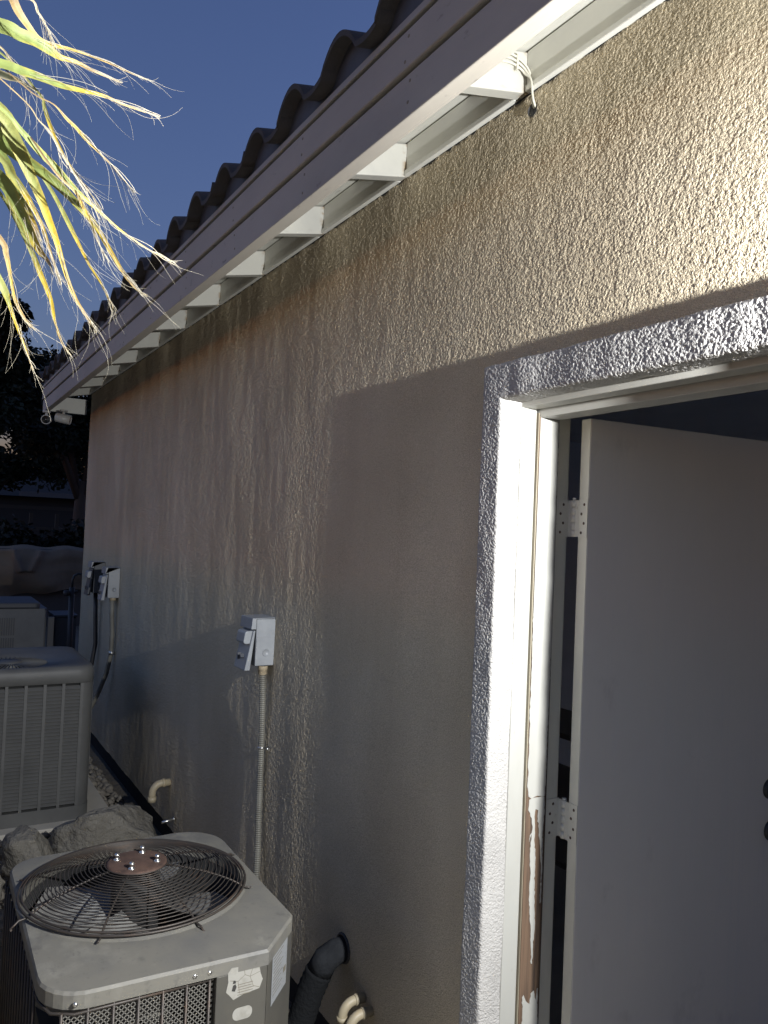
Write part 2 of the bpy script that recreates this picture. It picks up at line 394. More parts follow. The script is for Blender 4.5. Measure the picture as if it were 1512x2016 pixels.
pp[:, 1] = und - gr*(.0009+.0011*wv+.0004*vnoise(pp*3.1, 9))
cx = (xs[:-1]+xs[1:])/2; cz = (zs[:-1]+zs[1:])/2
mask = ~((cx[:, None] > -1.655) & (cx[:, None] < -.665) & (cz[None, :] < 2.175))
wall = grid_obj('wall', pp, grid_faces(n, m, mask), M_STUCCO, house, (-3, 0, 1.5))
# rounded corner and the far end wall, the underside lip
c = MB()
arc = [(XC+.03-.03*math.sin(a), .03-.03*math.cos(a)) for a in np.linspace(0, math.pi/2, 7)]
pts = [(XC+.03, 0.0)] + arc[1:] + [(XC, 8.0)]
vs_ = [(x, y, z) for z in (.05, 3.3) for (x, y) in pts]
k = len(pts); c.add(vs_, [(i, i+1, k+i+1, k+i) for i in range(k-1)], True)
c.build('end_wall', M_STUCCO, house)
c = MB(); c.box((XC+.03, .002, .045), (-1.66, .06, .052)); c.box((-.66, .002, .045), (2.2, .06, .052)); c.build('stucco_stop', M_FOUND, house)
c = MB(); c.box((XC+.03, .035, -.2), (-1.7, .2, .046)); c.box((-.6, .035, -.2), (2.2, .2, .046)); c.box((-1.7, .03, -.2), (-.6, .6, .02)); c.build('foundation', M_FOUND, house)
c = MB(); c.box((2.2, 0, .05), (2.35, .4, 3.1)); c.box((2.2, 4.9, .05), (2.35, 8, 3.1)); c.box((2.2, .4, 2.4), (2.35, 4.9, 3.1)); c.build('side_wall', M_STUCCO, house)  # wide unseen opening, made to let sky light into the room

# ---- eaves
SL = 0.22
def eave_z(y, base=3.085): return base + SL*y
raf_x = [-7.72+.02, -7.105, -6.495, -5.90, -5.285, -4.685, -4.075, -3.46, -2.84, -2.222, -1.618, -1.01, -.40, .21, .82, 1.43]
for i, x in enumerate(raf_x):      # x is the face turned to the door
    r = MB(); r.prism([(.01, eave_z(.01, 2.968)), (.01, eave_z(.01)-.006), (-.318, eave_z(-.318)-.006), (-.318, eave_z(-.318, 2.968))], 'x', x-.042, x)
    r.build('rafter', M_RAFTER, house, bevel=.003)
for a, b in zip(raf_x[:-1], raf_x[1:]):
    r = MB(); r.box((a+.001, -.012+rnd.uniform(-.002, .002), 2.985), (b-.043, .01, 3.078)); r.build('eave_block', M_WHITE, house, bevel=.002)
    r = MB(); r.box((a+.001, -.019, 2.966), (b-.043, -.001, 2.984)); r.build('eave_moulding', M_WHITE, house, bevel=.003)
cg = MB(); xq = -7.70; top_ = []; bot_ = []
while xq < 2.2:
    top_.append((xq, -.0045, 2.9665)); bot_.append((xq, -.0045, 2.9665-max(.0006, rnd.gauss(.004, .003)))); xq += .02
cg.add(top_+bot_, [(i, len(top_)+i, len(top_)+i+1, i+1) for i in range(len(top_)-1)]); cg.build('caulk_crack', M_FOUND, house)
# roof deck boards over the rafter tails, running along the eave
ys = [.02, -.16, -.34]
for y0, y1 in zip(ys[:-1], ys[1:]):
    r = MB(); a, b = y0, y1+.004
    r.prism([(a, eave_z(a)), (a, eave_z(a)+.018), (b, eave_z(b)+.018), (b, eave_z(b))], 'x', -8.05, 2.3)
    r.build('eave_board', M_SOFFIT, house)
r = MB(); r.prism([(.02, eave_z(.02)), (.02, eave_z(.02)+.02), (4.2, eave_z(4.2)+.02), (4.2, eave_z(4.2))], 'x', -8.05, 2.3)
r.prism([(4.2, eave_z(4.2)), (4.2, eave_z(4.2)+.02), (8.4, eave_z(0)+.02), (8.4, eave_z(0))], 'x', -8.05, 2.3); r.build('roof_deck', M_SOFFIT, house)
FX = -8.06
r = MB(); r.box((FX, -.3255, 2.803), (2.3, -.3185, 3.04)); r.build('fascia_light_block', M_FASCIA, house)  # strip added behind the boards to keep lamplight out of the grooves
seams = [FX, -4.92, 2.3]
for a, b in zip(seams[:-1], seams[1:]):
    r = MB(); r.box((a, -.366, 2.800), (b-.002, -.326, 2.909)); r.build('lower_fascia_board', M_FASCIA, house, bevel=.003)
    r = MB(); r.prism([(-.375, 2.918), (-.326, 2.916), (-.326, 3.012), (-.375, 3.016)], 'x', a, b-.002); r.build('upper_fascia_board', M_FASCIA, house, bevel=.005)
    r = MB(); r.prism([(-.379, 3.0245), (-.330, 3.0225), (-.330, 3.047), (-.375, 3.050)], 'x', a, b-.002); r.build('fascia_strip', M_FASCIA, house, bevel=.003)
nl = MB()
for x in raf_x:
    for z in (2.83, 2.885): nl.lathe((x-.02+rnd.uniform(-.008, .008), -.3662, z+rnd.uniform(-.008, .008)), [(.0045, -.0002), (.004, .0008), (.0001, .0010)], 8, 'y')
    for z in (2.945, 2.99): nl.lathe((x-.02+rnd.uniform(-.01, .01), -.3752, z+rnd.uniform(-.01, .01)), [(.0045, -.0002), (.004, .0008), (.0001, .0010)], 8, 'y')
nl.build('nail_heads', M_TANWOOD, house, kind='stuff')
r = MB(); r.box((FX-.01, -.345, 2.815), (FX+.028, .02, 2.96)); r.build('end_board', M_WHITE, house, bevel=.003)

# ---- roof tiles: one mesh shared by every tile
TW = .318
def tile_prof(u):
    if u < .64: return .074*math.sin(math.pi*u/.64)**.75
    return -.010*math.sin(math.pi*(u-.64)/.36)
def tile_mesh():
    t = MB(); N = 18; Ln = .44; th = .017
    us = [i/N*1.06 for i in range(N+1)]
    top = []; bot = []
    for u in us:
        z = tile_prof(u if u <= 1 else u-1); top.append((u*TW, z+th)); bot.append((u*TW, z))
    sl = SL
    rows = [(0, 0), (Ln, Ln*sl)]
    vs_ = []
    for (y, dz) in rows:
        vs_ += [(x, y, z+dz) for x, z in top] + [(x, y, z+dz) for x, z in bot]
    K = N+1; S = 2*K; fs = []
    for i in range(N):
        fs.append((i, i+1, S+i+1, S+i)); fs.append((K+i, S+K+i, S+K+i+1, K+i+1)); fs.append((i, K+i, K+i+1, i+1)); fs.append((S+i, S+i+1, S+K+i+1, S+K+i))
    fs += [(0, S, S+K, K), (N, K+N, S+K+N, S+N)]
    t.add(vs_, fs); return t
tb = tile_mesh(); proto_tile = None
def jit(a): return rnd.uniform(-a, a)
for row in range(3):
    for i in range(33 if row < 2 else 33):
        x = -8.10 + i*TW + row*.004
        y = -.415 + row*.36 + jit(.007); z = 3.072 + row*.36*SL + (.017 if row else 0) + jit(.003)
        if proto_tile is None:
            proto_tile = tb.build('roof_tile', M_TILE, house, origin=(0, 0, 0)); proto_tile.location = (x, y, z)
            for p_ in proto_tile.data.polygons: p_.use_smooth = abs(p_.normal.y) < .6
            o = proto_tile
        else: o = instance(proto_tile, (x, y, z), house)
        o.rotation_euler = (jit(.012), jit(.012), jit(.010))
# scalloped closure under the first course
cl = MB(); N = 33*12; pts_b = []; pts_t = []
for i in range(N+1):
    x = -8.10 + i*TW/12; u = (i % 12)/12
    zt = 3.085 + tile_prof(u) + .004
    pts_b.append((x, -.362, 3.048)); pts_t.append((x, -.362, zt))
cl.add(pts_b+pts_t, [(i, i+1, N+2+i, N+1+i) for i in range(N)])
cl.add([(p[0], p[1]+.004, p[2]) for p in pts_b+pts_t], [(i, N+1+i, N+2+i, i+1) for i in range(N)])
cl.build('eave_closure', M_CLOSURE, house)

# ---- stucco door surround with real grain
prof = [(.002, .006)] + [(0, y) for y in np.linspace(.003, -.057, 32)] + [(.008-.008*math.cos(a), -.057-.008*math.sin(a)) for a in np.linspace(.3, 1.57, 4)] \
     + [(o, -.065) for o in np.linspace(.011, .074, 36)] + [(.074+.009*math.sin(a), -.056-.009*math.cos(a)) for a in np.linspace(.3, 1.57, 4)] + [(.083, y) for y in np.linspace(-.053, .012, 20)]
prof = np.array(prof); KP = len(prof)
tang = np.gradient(prof, axis=0); nrm = np.stack([-tang[:, 1], tang[:, 0]], -1); nrm /= np.linalg.norm(nrm, axis=1)[:, None]
HS = .095/.083
def surround_piece(name, kind):
    if kind in ('L', 'R'):
        t = np.linspace(0, 1, 1150 if kind == 'L' else 400)
        T, K_ = np.meshgrid(t, np.arange(KP), indexing='ij')
        o = prof[K_, 0]; y = prof[K_, 1]
        z = T*(DZ + o*HS)
        x = (DX0 - o) if kind == 'L' else (DX1 + o)
        nx = -nrm[K_, 0] if kind == 'L' else nrm[K_, 0]
        nn = np.stack([nx, nrm[K_, 1], 0*nx], -1)
    else:
        t = np.linspace(0, 1, 420)
        T, K_ = np.meshgrid(t, np.arange(KP), indexing='ij')
        o = prof[K_, 0]; y = prof[K_, 1]
        x = (DX0 - o) + T*((DX1+o)-(DX0-o)); z = DZ + o*HS
        nn = np.stack([0*x, nrm[K_, 1], nrm[K_, 0]], -1)
    P_ = np.stack([x, y, z], -1).reshape(-1, 3); nn = nn.reshape(-1, 3)
    w = (vnoise(P_*np.array([26, 26, 11]), 23)-.5)*.0030 + (vnoise(P_*np.array([9, 9, 5]), 24)-.5)*.005
    d = sand_grain(P_, 21)*.0014 + w
    P_ = P_ + nn*d[:, None]
    return grid_obj(name, P_, grid_faces(*T.shape)[:, ::(1 if kind == 'R' else -1)], M_TRIM, house, (DX0, 0, 1))
surround_piece('door_surround', 'L'); surround_piece('door_surround', 'T'); surround_piece('door_surround', 'R')

# ---- door frame
MB.OFF = (.024, -.020, -.006)
frame = MB()
frame.box((-1.70, .024, .0), (-1.630, .075, 2.20)); 
frame.box((-1.70, .024, 2.135), (-.62, .075, 2.20)); frame.box((-.692, .024, 0), (-.62, .075, 2.134))
frame = frame.build('door_frame', M_FRAMEW, house, bevel=.003)
f = MB(); f.box((-1.69, .0765, 0), (-1.6245, .0795, 2.126)); f.build('wood_edge', M_TANWOOD, frame)
f = MB(); f.box((-1.70, .080, 0), (-1.6235, .1485, 2.122)); f.build('jamb', M_BAREWOOD, frame)
f = MB(); f.box((-1.70, .080, 2.114), (-.62, .1485, 2.20)); f.box((-.698, .080, 0), (-.62, .1485, 2.113)); f.build('jamb', M_FRAMEW, frame, bevel=.002)
f = MB(); f.box((-1.70, .1485, 0), (-1.628, .1535, 2.12)); f.build('weather_strip', M_RUBBER, frame)
f = MB(); f.box((-1.72, .1535, 0), (-1.634, .200, 2.2)); f.build('jamb', M_CREAM, frame, bevel=.003)
f = MB(); f.box((-1.634, .1485, 2.126), (-.62, .200, 2.2)); f.box((-.686, .1485, 0), (-.62, .2, 2.125)); f.build('jamb', M_CREAM, frame)
flakes = [
 [(0.082,2.114),(0.1475,2.114),(0.1465,1.9),(0.147,1.5),(0.145,1.325),(0.144,1.159),(0.142,1.114),(0.125,1.1165),(0.106,1.116),(0.096,1.113),(0.086,1.12),(0.083,1.14),(0.0815,1.158),(0.083,1.175),(0.0805,1.195),(0.0825,1.227),(0.081,1.268),(0.0825,1.30),(0.0805,1.33),(0.0812,1.42),(0.0806,1.6)],
 [(0.089,1.11),(0.101,1.114),(0.123,1.113),(0.141,1.112),(0.144,1.076),(0.14,1.035),(0.138,0.982),(0.137,0.941),(0.134,0.974),(0.127,1.021),(0.12,1.063),(0.122,1.079),(0.112,1.084),(0.109,1.064),(0.113,1.023),(0.112,0.998),(0.118,0.956),(0.118,0.895),(0.119,0.834),(0.124,0.784),(0.12,0.732),(0.119,0.682),(0.115,0.683),(0.11,0.775),(0.105,0.8),(0.1,0.886),(0.103,0.918),(0.098,0.968),(0.101,1.02),(0.095,1.001),(0.096,1.017),(0.104,1.032),(0.1,1.061),(0.087,1.084)],
 [(0.139,1.027),(0.142,0.953),(0.141,0.907),(0.142,0.838),(0.139,0.834),(0.139,0.912),(0.138,0.961)],
 [(0.089,0.601),(0.094,0.607),(0.102,0.59),(0.115,0.579),(0.118,0.604),(0.128,0.61),(0.132,0.591),(0.137,0.585),(0.14,0.613),(0.142,0.613),(0.146,0.477),(0.146,.2),(0.146,.0),(0.084,0.0),(0.087,.25),(0.091,0.492),(0.092,0.556)]]
def jag(poly):
    out = []
    for p, q in zip(poly, poly[1:]+poly[:1]):
        n_ = max(1, int(math.hypot(q[0]-p[0], q[1]-p[1])/.007)); vert = abs(q[1]-p[1]) > .3
        for i in range(n_):
            t_ = i/n_; out.append((p[0]+(q[0]-p[0])*t_+(0 if i == 0 or vert else rnd.gauss(0, .0009)), p[1]+(q[1]-p[1])*t_+(0 if i == 0 else rnd.gauss(0, .0012))))
    return out
for fl in flakes:
    f = MB(); f.prism(jag(fl), 'x', -1.6236, -1.6220); f.build('paint_flake', M_FRAMEW, frame)

# ---- the door, swung inwards on its left-hand hinges
a_ = math.radians(85.64)
def dpt(s, t, z):      # s along the leaf from the hinge, t out of the exterior face
    return (-1.557 + s*math.cos(a_) + t*math.sin(a_), .2 + s*math.sin(a_) - t*math.cos(a_), z)
def dbox(mb, s0, s1, t0, t1, z0, z1):
    v = [dpt(s, t, z) for z in (z0, z1) for s, t in ((s0, t0), (s1, t0), (s1, t1), (s0, t1))]
    return mb.add(v, [(0, 3, 2, 1), (4, 5, 6, 7), (0, 1, 5, 4), (1, 2, 6, 5), (2, 3, 7, 6), (3, 0, 4, 7)])
door = dbox(MB(), 0, .92, -.036, 0, .02, 2.118).build('door', M_DOOR, house, bevel=.002, label='tan grey flush door swung open into the dark room')
f = dbox(MB(), -.0015, .0, -.0355, -.001, .021, 2.117); f.build('edge_strip', M_CREAM, door)
for hz in (1.852, 1.048, .25):
    h = MB()
    h.box((-1.6335, .157, hz-.051), (-1.6318, .203, hz+.051))                 # leaf on the jamb
    dbox(h, -.0035, -.0016, -.034, .0, hz-.051, hz+.051)                       # leaf on the door edge
    hg = h.build('hinge', M_HINGE, door)
    kn = MB()
    for q in range(5):
        kn.tube([(-1.612, .203, hz-.050+q*.0203), (-1.612, .203, hz-.050+q*.0203+.0185)], .0075, 10)
    kn.tube([(-1.612, .203, hz+.050), (-1.612, .203, hz+.056)], .006, 10)
    kn.tube([(-1.612, .203, hz-.050), (-1.612, .203, hz+.050)], .0058, 10)
    kn.box((-1.633, .201, hz-.049), (-1.612, .2035, hz+.049)); dbox(kn, -.004, -.001, -.056, -.034, hz-.049, hz+.049)
    kn.build('hinge_knuckle', M_HINGE, door)
    sc = MB()
    for q in range(4):
        z = hz-.038+q*.025; off = .004 if q % 2 else -.006
        sc.lathe((-1.6318, .178+off, z), [(.0001, .001), (.003, .0012), (.0042, 0)], 8, 'x')
        ctr = dpt(-.0036, -.017+off, z); sc.lathe((ctr[0], ctr[1], ctr[2]), [(.0042, 0), (.003, .0012), (.0001, .001)], 8, 'y')
    sc.build('hinge_screws', M_RUST, door, kind='stuff')
k = MB()
def disc_on_door(mb, s, z, prof_, seg=20):
    n_ = Vector((math.sin(a_), -math.cos(a_), 0)); t_ = Vector((math.cos(a_), math.sin(a_), 0)); o_ = Vector(dpt(s, 0, z)); vs_ = []
    for (r, h) in prof_:
        for q in range(seg):
            b = 2*math.pi*q/seg; vs_.append(o_ + n_*h + t_*(r*math.cos(b)) + Vector((0, 0, r*math.sin(b))))
    fs = [(i*seg+q, i*seg+(q+1) % seg, (i+1)*seg+(q+1) % seg, (i+1)*seg+q) for i in range(len(prof_)-1) for q in range(seg)]
    return mb.add(vs_, fs, True)
disc_on_door(k, .735, 1.070, [(.031, 0), (.031, .006), (.026, .014), (.0001, .016)]); k.build('deadbolt', M_LEVER, door)
k = MB(); disc_on_door(k, .745, .945, [(.032, 0), (.032, .006), (.014, .010), (.012, .035), (.024, .043), (.029, .056), (.024, .068), (.0001, .072)])
k.build('door_knob', M_LEVER, door)

MB.OFF = (0.0, 0.0, 0.0)
# ---- the room behind the door
r = MB(); r.add([(-4.2, .205, .0), (2.2, .205, .0), (2.2, 5, .0), (-4.2, 5, .0)], [(0, 1, 2, 3)]); r.build('room_floor', M_CONC, house)
r = MB(); r.box((-4.2, .205, 2.50), (2.2, 5, 2.56)); r.build('room_ceiling', M_INT, house)
r = MB(); r.box((-4.26, .205, 0), (-4.2, 5, 2.5)); r.box((-4.2, 5, 0), (2.2, 5.06, 2.5)); r.box((2.14, .205, 0), (2.2, .4, 2.5)); r.box((2.14, 4.9, 0), (2.2, 5, 2.5)); r.box((2.14, .4, 2.4), (2.2, 4.9, 2.5))  # right-hand side left open so that sky light reaches the door
r.box((-4.2, .15, 0), (-1.70, .206, 2.5)); r.box((-.62, .15, 0), (2.2, .206, 2.5)); r.box((-1.7, .15, 2.2), (-.62, .206, 2.5)); r.build('room_wall', M_INT, house)
t = thing('storage_shelf', 'low shelf unit in the dark room seen through the hinge gap', 'shelf', (-2.93, 1.5, 0))
for z in (.25, .55, .85):
    r = MB(); r.box((-3.3, 1.35, z), (-2.6, 1.75, z+.025)); r.build('shelf_board', M_SHELF, t)
for x, y in ((-3.3, 1.35), (-2.6, 1.35), (-3.3, 1.75), (-2.6, 1.75)):
    r = MB(); r.box((x-.018, y-.018, 0), (x+.018, y+.018, .95)); r.build('upright', M_SHELF, t)

# ------------------------------------------------------------------ the wall lamp that lights the scene, to the right of the door
LX, LY, LZ = LAMP_POS
lamp = thing('wall_lamp', 'small wall lamp glowing beside the door surround', 'wall lamp', (LX+.10, 0, LZ))
r = MB(); r.lathe((LX+.10, 0, LZ), [(.045, .0), (.045, .014), (.030, .020), (.0001, .022)], 20, 'y'); r.build('backplate', M_LEVER, lamp)
r = MB(); r.tube([(LX+.10, -.018, LZ), (LX+.10, LY, LZ), (LX+.085, LY-.004, LZ)], .008, 10); r.build('arm', M_LEVER, lamp)
r = MB(); r.lathe((LX+.06, LY, LZ), [(.0001, .03), (.022, .028), (.024, -.025), (.020, -.03), (.0001, -.030)], 20, 'x'); r.build('lamp_head', M_LEVER, lamp)
em = bpy.data.materials.new('lamp_lens'); em.use_nodes = True
pb = em.node_tree.nodes['Principled BSDF']; pb.inputs['Emission Color'].default_value = (1, .93, .8, 1); pb.inputs['Emission Strength'].default_value = 30
r = MB(); r.lathe((LX+.0295, LY, LZ), [(.0001, -.006), (.010, -.004), (.014, 0)], 16, 'x'); r.build('lens', em, lamp)
ld = bpy.data.lights.new('lamp_light', 'SPOT'); ld.spot_size = math.radians(178); ld.spot_blend = 1.0; ld.energy = LAMP_POWER; ld.color = LAMP_COLOR; ld.shadow_soft_size = .010
lo = bpy.data.objects.new('lamp_light', ld); coll.objects.link(lo); lo.location = LAMP_POS; lo.rotation_euler = Vector((-4.9, -1.8, -1.6)).to_track_quat('-Z', 'Y').to_euler(); lo.parent = lamp; lo.matrix_parent_inverse = Matrix.Translation(-world_loc(lamp))

# ------------------------------------------------------------------ cables at the eave
cb = thing('cable_bundle', 'three white cables clipped over the rafter end above the door into the stucco', 'cables', (-1.60, 0, 2.92))
for i in range(3):
    d = i*.0115
    path = [(-1.611, -.31, 3.000-d), (-1.611, -.22, 3.022-d), (-1.611, -.114, 3.040-d), (-1.610, -.073+d*.2, 3.046-d), (-1.608, -.040+d*.0, 3.038-d), (-1.604, -.018-d*.55, 3.018-d*.6), (-1.599+d*.5, -.010-d*.6, 2.985), (-1.596+d*.6, -.009-d*.55, 2.945), (-1.595+d*.5, -.006-d*.3, 2.922), (-1.597, .012, 2.912)]
    P3 = []
    for q in range(len(path)-1):
        for s_ in range(4):
            t_ = s_/4; a = [Vector(path[min(max(q+e, 0), len(path)-1)]) for e in (-1, 0, 1, 2)]
            P3.append(.5*((2*a[1])+(-a[0]+a[2])*t_+(2*a[0]-5*a[1]+4*a[2]-a[3])*t_*t_+(-a[0]+3*a[1]-3*a[2]+a[3])*t_**3))
    P3.append(Vector(path[-1])); r = MB(); r.tube(P3, .0031, 8); r.build('cable', M_CABLE, cb)
r = MB(); r.box((-1.617, -.058, 3.010), (-1.605, -.052, 3.052)); r.build('clip', M_CABLE, cb)
r = MB(); r.lathe((-1.597, -.004, 2.913), [(.0001, 0), (.016, .001), (.018, .004)], 12, 'y'); r.build('sealant', M_CONDDK, cb)
# ------------------------------------------------------------------ near condenser
def round_poly(corners):
    """corners: (x, y, radius); returns a rounded polygon"""
    out = []; n = len(corners)
    for i in range(n):
        p = Vector(corners[i][:2]); a = Vector(corners[i-1][:2]); b = Vector(corners[(i+1) % n][:2]); r = corners[i][2]
        if r < 1e-4: out.append((p.x, p.y)); continue
        d1 = (a-p).normalized(); d2 = (b-p).normalized(); ang = d1.angle(d2); t = r/math.tan(ang/2)
        c0 = p + (d1+d2).normalized()*(r/math.sin(ang/2)); s = p+d1*t; e = p+d2*t
        a0 = math.atan2(s.y-c0.y, s.x-c0.x); a1 = math.atan2(e.y-c0.y, e.x-c0.x)
        while a1-a0 > math.pi: a1 -= 2*math.pi
        while a1-a0 < -math.pi: a1 += 2*math.pi
        for q in range(9): aa = a0+(a1-a0)*q/8; out.append((c0.x+r*math.cos(aa), c0.y+r*math.sin(aa)))
    return out
def resample(poly, c, N):
    """points of the polygon at N even angles round c"""
    out = []
    for i in range(N):
        a = 2*math.pi*i/N; d = (math.cos(a), math.sin(a)); best = None
        for k in range(len(poly)):
            p = poly[k]; q = poly[(k+1) % len(poly)]
            ex, ey = q[0]-p[0], q[1]-p[1]; den = d[0]*ey-d[1]*ex
            if abs(den) < 1e-9: continue
            wx, wy = p[0]-c[0], p[1]-c[1]
            t = (wx*ey-wy*ex)/den; u = (wx*d[1]-wy*d[0])/den
            if t > 0 and -1e-6 <= u <= 1+1e-6 and (best is None or t > best): best = t
        out.append((c[0]+d[0]*best, c[1]+d[1]*best))
    return out
pad = MB(); pad.prism(round_poly([(-2.72, -1.16, .01), (-1.72, -1.16, .01), (-1.72, -.33, .01), (-2.72, -.33, .01)]), 'z', -.1, .03)
tag(pad.build('concrete_pad', M_CONC, bevel=.006), 'grey concrete pad under the near condenser with the wire fan guard', 'pad')

AC = thing('air_conditioner', 'beige condenser unit with round dark wire fan guard and rusty hub on top', 'air conditioner', (-2.21, -.74, .03), 'air conditioner condensers along the wall')
top_poly = round_poly([(-1.812, -1.066, .10), (-1.800, -.560, .0), (-1.935, -.434, .012), (-2.63, -.428, .13), (-2.60, -1.062, .09)])
FC = (-2.275, -.765); FR = .288; ZT = .767
t = MB(); N = 144
outer = resample(top_poly, FC, N)
# sharpen: keep true corners by snapping
for cpt in ((-1.800, -.560), ):
    kk = min(range(N), key=lambda i: (outer[i][0]-cpt[0])**2+(outer[i][1]-cpt[1])**2); outer[kk] = cpt
ringp = [(FC[0]+FR*math.cos(2*math.pi*i/N), FC[1]+FR*math.sin(2*math.pi*i/N)) for i in range(N)]
mid = [(FC[0]+(FR+.018)*math.cos(2*math.pi*i/N), FC[1]+(FR+.018)*math.sin(2*math.pi*i/N)) for i in range(N)]
def inset(p, d): 
    v = Vector((p[0]-FC[0], p[1]-FC[1])); L_ = v.length; return (FC[0]+v.x*(L_-d)/L_, FC[1]+v.y*(L_-d)/L_)
loops = [[(x, y, ZT-.036) for x, y in outer], [(x, y, ZT-.006) for x, y in outer], [(*inset(p, .006), ZT) for p in outer], [(x, y, ZT+.001) for x, y in mid], [(x, y, ZT+.010) for x, y in ringp], [(x, y, ZT-.20) for x, y in ringp]]
vs_ = [p for l in loops for p in l]
fs = [(a*N+i, a*N+(i+1) % N, (a+1)*N+(i+1) % N, (a+1)*N+i) for a in range(len(loops)-1) for i in range(N)]
t.add(vs_, fs)
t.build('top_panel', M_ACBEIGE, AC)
def inner(d): return round_poly([(-1.812-d, -1.066+d, .09), (-1.800-d, -.560, .0), (-1.935-d*.3, -.434-d*.6, .0), (-2.63+d, -.428-d, .12), (-2.60+d, -1.062+d, .08)])
t = MB(); t.prism(inner(.035), 'z', .05, ZT-.20); t.build('coil', M_COIL, AC)
t = MB(); t.lathe((FC[0], FC[1], 0), [(.0001, ZT-.195), (FR-.001, ZT-.195), (FR-.001, ZT-.02)], 40); t.build('fan_cavity', M_DARKCAV, AC)
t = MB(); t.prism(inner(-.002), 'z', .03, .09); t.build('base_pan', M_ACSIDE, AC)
# service panel and chamfered corner panel
XP = -1.803
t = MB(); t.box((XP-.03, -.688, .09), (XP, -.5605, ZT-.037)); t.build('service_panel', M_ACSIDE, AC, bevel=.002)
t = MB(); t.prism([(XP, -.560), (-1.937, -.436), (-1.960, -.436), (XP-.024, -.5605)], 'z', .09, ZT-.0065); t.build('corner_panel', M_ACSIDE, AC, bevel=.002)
t = MB()
for y in (-1.0, -.74, -.705, -.60): t.lathe((-1.8065 if y > -.9 else -1.8118, y, ZT-.022), [(.006, 0), (.006, .0035), (.0001, .0045)], 6, 'x')
t.build('screws', M_STEEL, AC, kind='stuff')
# coil guard: upright bars, a top and bottom rail, fine diamond mesh between
xg = -1.819
for i in range(7):
    y = -.700-i*.0545
    t = MB(); t.tube([(xg+.004, y, .09), (xg+.004, y, ZT-.037)], .0035, 6); t.build('guard_bar', M_WIREDK, AC)
for z in (ZT-.045, .42, .10):
    t = MB(); t.tube([(xg+.004, -.692, z), (xg+.004, -1.0, z), (xg-.02, -1.045, z), (xg-.08, -1.063, z), (-2.5, -1.060, z)], .0035, 6); t.build('guard_rail', M_WIREDK, AC)
t = MB(); y0, y1, z0, z1 = -1.03, -.690, .32, ZT-.045; st = .0125
def strand(mb, a, b):
    d = (Vector(b)-Vector(a)).normalized().cross(Vector((1, 0, 0)))*.0011
    mb.add([Vector(a)-d, Vector(a)+d, Vector(b)+d, Vector(b)-d, Vector(a)+Vector((-.0016, 0, 0)), Vector(b)+Vector((-.0016, 0, 0))], [(0, 3, 2, 1), (0, 4, 5, 3), (1, 2, 5, 4)])
u = y0-(z1-z0)
while u < y1:
    for sgn in (1, -1):
        a = (u, z0) if sgn > 0 else (u, z1); b = (u+(z1-z0), z1) if sgn > 0 else (u+(z1-z0), z0)
        pa, pb = a, b
        def cut(p, q, yy): tt = (yy-p[0])/(q[0]-p[0]); return (yy, p[1]+(q[1]-p[1])*tt)
        if pa[0] < y0: pa = cut(a, b, y0)
        if pb[0] > y1: pb = cut(a, b, y1)
        if pb[0] > pa[0]+1e-4: strand(t, (xg, pa[0], pa[1]), (xg, pb[0], pb[1]))
    u += st
t.build('guard_mesh', M_GUARDMESH, AC, kind='stuff')
t = MB()
for i in range(14): t.tube([(-1.93-i*.048, -1.066, .09), (-1.93-i*.048, -1.066, ZT-.037)], .0035, 5)
t.build('side_guard', M_WIREDK, AC)
# stickers
t = MB(); t.prism([(-.661, .753-.02), (-.652, .744), (-.63, .742), (-.605, .7395), (-.582, .733), (-.578, .715), (-.572, .700), (-.580, .680), (-.62, .676), (-.645, .668), (-.656, .682), (-.664, .69), (-.659, .712)], 'x', XP+.0005, XP+.0012)
st_ = t.build('warning_sticker', M_STICKER, AC, label='cracked cream sticker with a small burn mark')
t = MB(); t.prism([(-.650, .690), (-.642, .687), (-.638, .697), (-.641, .704), (-.647, .702)], 'x', XP+.0013, XP+.0017)
t.prism([(-.648, .706), (-.640, .706), (-.641, .712), (-.646, .714)], 'x', XP+.0013, XP+.0017); t.build('burn_mark', M_BURN, st_)
t = MB()
for (ya, za, yb, zb) in [(-.655,.715,-.635,.709),(-.635,.709,-.618,.721),(-.618,.721,-.605,.714),(-.605,.714,-.58,.72),(-.618,.721,-.622,.741),(-.635,.709,-.630,.680),(-.605,.714,-.598,.735),(-.605,.714,-.596,.690),(-.596,.690,-.58,.683)]:
    v = Vector((0, yb-ya, zb-za)).normalized().cross(Vector((1, 0, 0)))*.0006
    t.add([(XP+.0014, ya-v.y, za-v.z), (XP+.0014, ya+v.y, za+v.z), (XP+.0014, yb+v.y, zb+v.z), (XP+.0014, yb-v.y, zb-v.z)], [(0, 1, 2, 3)])
for i in range(5): t.box((XP+.0013, -.635, .676+i*.006), (XP+.0016, -.60+.003*(i % 3), .6775+i*.006))
t.build('sticker_print', M_PRINT, st_)
t = MB(); t.prism(round_poly([(-.645, .646, .013), (-.596, .646, .013), (-.596, .617, .013), (-.645, .617, .013)]), 'x', XP+.0005, XP+.0012); t.build('oval_badge', M_STICKER, AC)
cd = (Vector((-1.937, -.436, 0))-Vector((XP, -.560, 0))); cn = Vector((cd.y, -cd.x, 0)).normalized()
def cpt(s, z, h): q = Vector((XP, -.560, 0))+cd*s+cn*h; return (q.x, q.y, z)
def crect(mb, s0, s1, z0, z1, h): return mb.add([cpt(s0, z0, h), cpt(s1, z0, h), cpt(s1, z1, h), cpt(s0, z1, h)], [(0, 1, 2, 3)])
t = MB(); crect(t, .17, .78, .612, .733, .0012); spc = t.build('rating_sticker', M_STICKG, AC)
t = MB()
for i in range(11): crect(t, .22, .60-.06*(i % 3), .722-i*.009, .724-i*.009, .0018)
